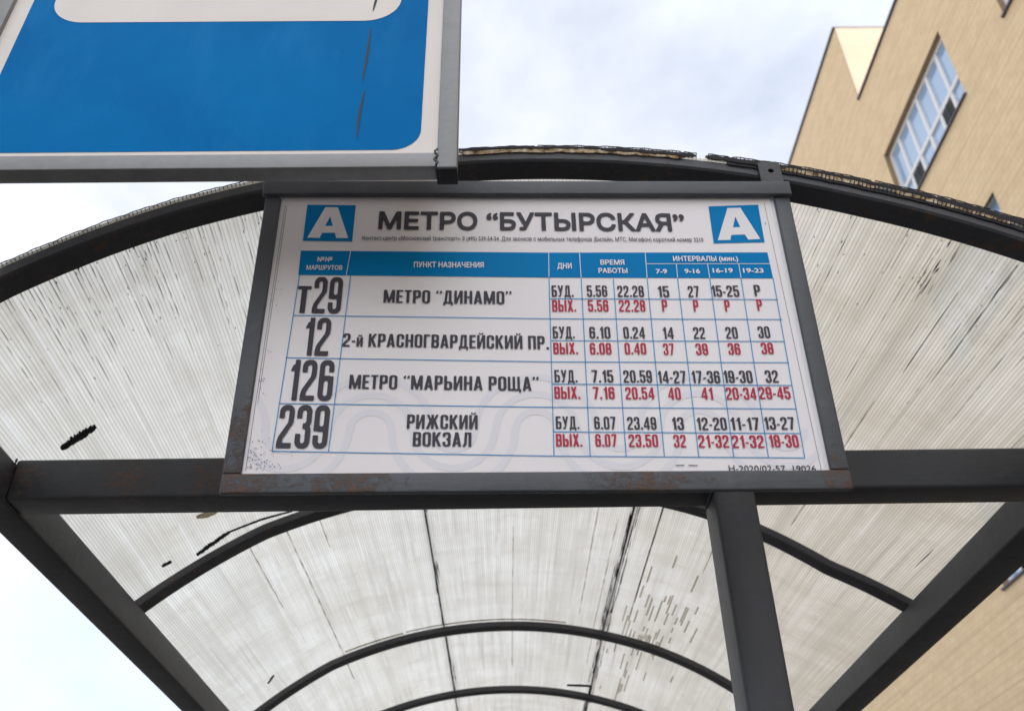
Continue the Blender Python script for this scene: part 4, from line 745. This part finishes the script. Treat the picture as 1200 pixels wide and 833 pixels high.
def plain(s, x0, z0, x1, z1, h, mat, off, res):
    loops = sorted(outline_loops(s), key=lambda l: l[:, 0].min()); groups = []
    for l in loops:
        a_, b_ = l[:, 0].min(), l[:, 0].max()
        if groups and a_ < groups[-1][1]-.002: groups[-1][0].append(l); groups[-1][1] = max(groups[-1][1], b_)
        else: groups.append([[l], b_])
    ax, bx = min(l[:, 0].min() for l in loops), max(l[:, 0].max() for l in loops); k = (x1-x0)/(bx-ax); sl_ = (z1-z0)/(x1-x0); polys = []
    for ls, _ in groups:
        A = np.concatenate(ls); Bv = np.concatenate([np.roll(l, -1, 0) for l in ls])
        def f(X, Y):
            px, py = X.ravel()[:, None], Y.ravel()[:, None]; dx, dy = Bv[:, 0]-A[:, 0], Bv[:, 1]-A[:, 1]
            t = np.clip(((px-A[:, 0])*dx+(py-A[:, 1])*dy)/(dx*dx+dy*dy+1e-12), 0, 1); d = np.sqrt(((px-A[:, 0]-t*dx)**2+(py-A[:, 1]-t*dy)**2).min(1))
            side = dx*(py-A[:, 1])-dy*(px-A[:, 0]); up = (A[:, 1] <= py) & (Bv[:, 1] > py) & (side > 0); dn = (A[:, 1] > py) & (Bv[:, 1] <= py) & (side < 0)
            wn_ = up.sum(1)-dn.sum(1); return (np.where(wn_ != 0, -d, d)-off).reshape(X.shape)
        gx0, gx1, gy0, gy1 = A[:, 0].min()-.05, A[:, 0].max()+.05, A[:, 1].min()-.05, A[:, 1].max()+.05
        polys += march(f, gx0, gx1, gy0, gy1, max(4, int((gx1-gx0)*res)), max(4, int((gy1-gy0)*res)))
    zs_ = h/(.727+2*off)
    decal('lettering', [[(x0+(a-ax)*k, z0+(c_+off)*zs_+(a-ax)*k*sl_) for a, c_ in p] for p in polys], .0034, mat)
for (s, x0, z0, x1, z1, h, font, col) in TEXTS:
    mt = INK[col]
    if font == 'C': condensed(s, x0, z0, x1, z1, h, mt, 52)
    elif font == 'c': condensed(s.replace('2-Й ', '2-й '), x0, z0, x1, z1, h, mt, 26)
    elif font == 'H': plain(s, x0, z0, x1, z1, h, mt, .030, 48)
    elif font == 'b': plain(s, x0, z0, x1, z1, h, mt, .026, 24)
    else: plain(s, x0, z0, x1, z1, h, M_tiny, .008, 20)

# ------------------------------------------------------------------ blue bus stop sign, upper left
SX0, SX1, SY, SZ0, SZ1 = -.703, -.049, .80, .851+EYE, 1.78+EYE
sg = empty('bus_stop_sign', (-.72, .83, 0), 'large blue bus stop sign with a white panel in a galvanised steel frame, upper left', 'sign')
fwid = .0245
def kp(o): return keep(o, sg)
kp(box('frame_bar', (SX0+fwid+.0005, SY, SZ0), (SX1-fwid-.0005, SY+.024, SZ0+fwid), M_galv, bev=.002, seg=2))
kp(box('frame_bar', (SX0+fwid+.0005, SY, SZ1-fwid), (SX1-fwid-.0005, SY+.024, SZ1), M_galv, bev=.002, seg=2))
kp(box('frame_bar', (SX1-fwid, SY-.0008, SZ0-.002), (SX1, SY+.0245, SZ1), M_galv, bev=.002, seg=2))
kp(box('frame_bar', (SX0, SY-.0008, SZ0-.002), (SX0+fwid, SY+.0245, SZ1), M_galv, bev=.002, seg=2))
for x in (SX1-fwid, SX0): kp(box('end_cap', (x-.0006, SY-.0014, SZ0-.0065), (x+fwid+.0006, SY+.0252, SZ0-.0026), M_black, bev=.0015))
bm = bmesh.new()
for i in range(30):
    a = i/29; b = bmesh.ops.create_icosphere(bm, subdivisions=1, radius=.0014*random.uniform(.7, 1.2))
    for v in b['verts']: v.co += Vector((SX1-fwid-.001+.0022*math.sin(a*13), SY-.0005, SZ0+.003+a*.026))
kp(from_bm('weld_bead', bm, M_weld, None, 60))
face = kp(box('sign_panel', (SX0+fwid-.002, SY+.006, SZ0+fwid-.002), (SX1-fwid+.002, SY+.0085, SZ1-fwid+.002), M_signwhite))
def rrect(x0, z0, x1, z1, r, y, mat, name):
    pts = []
    for cx_, cz_, a0 in ((x1-r, z0+r, -90), (x1-r, z1-r, 0), (x0+r, z1-r, 90), (x0+r, z0+r, 180)):
        for i in range(13): a = math.radians(a0+i*7.5); pts.append((cx_+r*math.cos(a), y, cz_+r*math.sin(a)))
    return kp(mesh(name, pts, [tuple(range(len(pts)))], mat))
rrect(-.6545, .8865+EYE, -.0955, 1.735+EYE, .036, SY+.0055, M_blue, 'blue_field')
rrect(-.6235, 1.147+EYE, -.134, 1.64+EYE, .050, SY+.0050, M_signwhite, 'white_panel')
M_scr = flat('scratch_grey', (.035, .035, .04), .6)
def scratch(p, wmax):
    n = len(p); l, r = [], []
    for i, (x, z) in enumerate(p):
        w_ = wmax*math.sin(math.pi*(i+.25)/(n-.5))**.6; l.append((x-w_/2, SY+.0046, z+EYE)); r.append((x+w_/2, SY+.0046, z+EYE))
    kp(mesh('scratch', l+r, [(i, i+1, n+i+1, n+i) for i in range(n-1)], M_scr))
def lerpp(a, b, bend, n=9): return [(a[0]+(b[0]-a[0])*i/(n-1)+bend*math.sin(math.pi*i/(n-1)), a[1]+(b[1]-a[1])*i/(n-1)) for i in range(n)]
scratch(lerpp((-.1735, 1.131), (-.1765, 1.017), .0015), .0032); scratch(lerpp((-.1715, .998), (-.1745, .907), -.0018), .0032); scratch(lerpp((-.168, 1.215), (-.1725, 1.168), 0), .0035)
kp(box('sign_pole', (-.765, .806, .012), (-.705, .866, 2.05+EYE), M_galv, bev=.006)); kp(box('base_plate', (-.80, .77, .0005), (-.67, .90, .0115), M_galv, bev=.002))
for z in (1.0, 1.6): kp(box('clamp', (-.77, .799, z+EYE), (-.69, .8045, z+.05+EYE), M_galv, bev=.001))
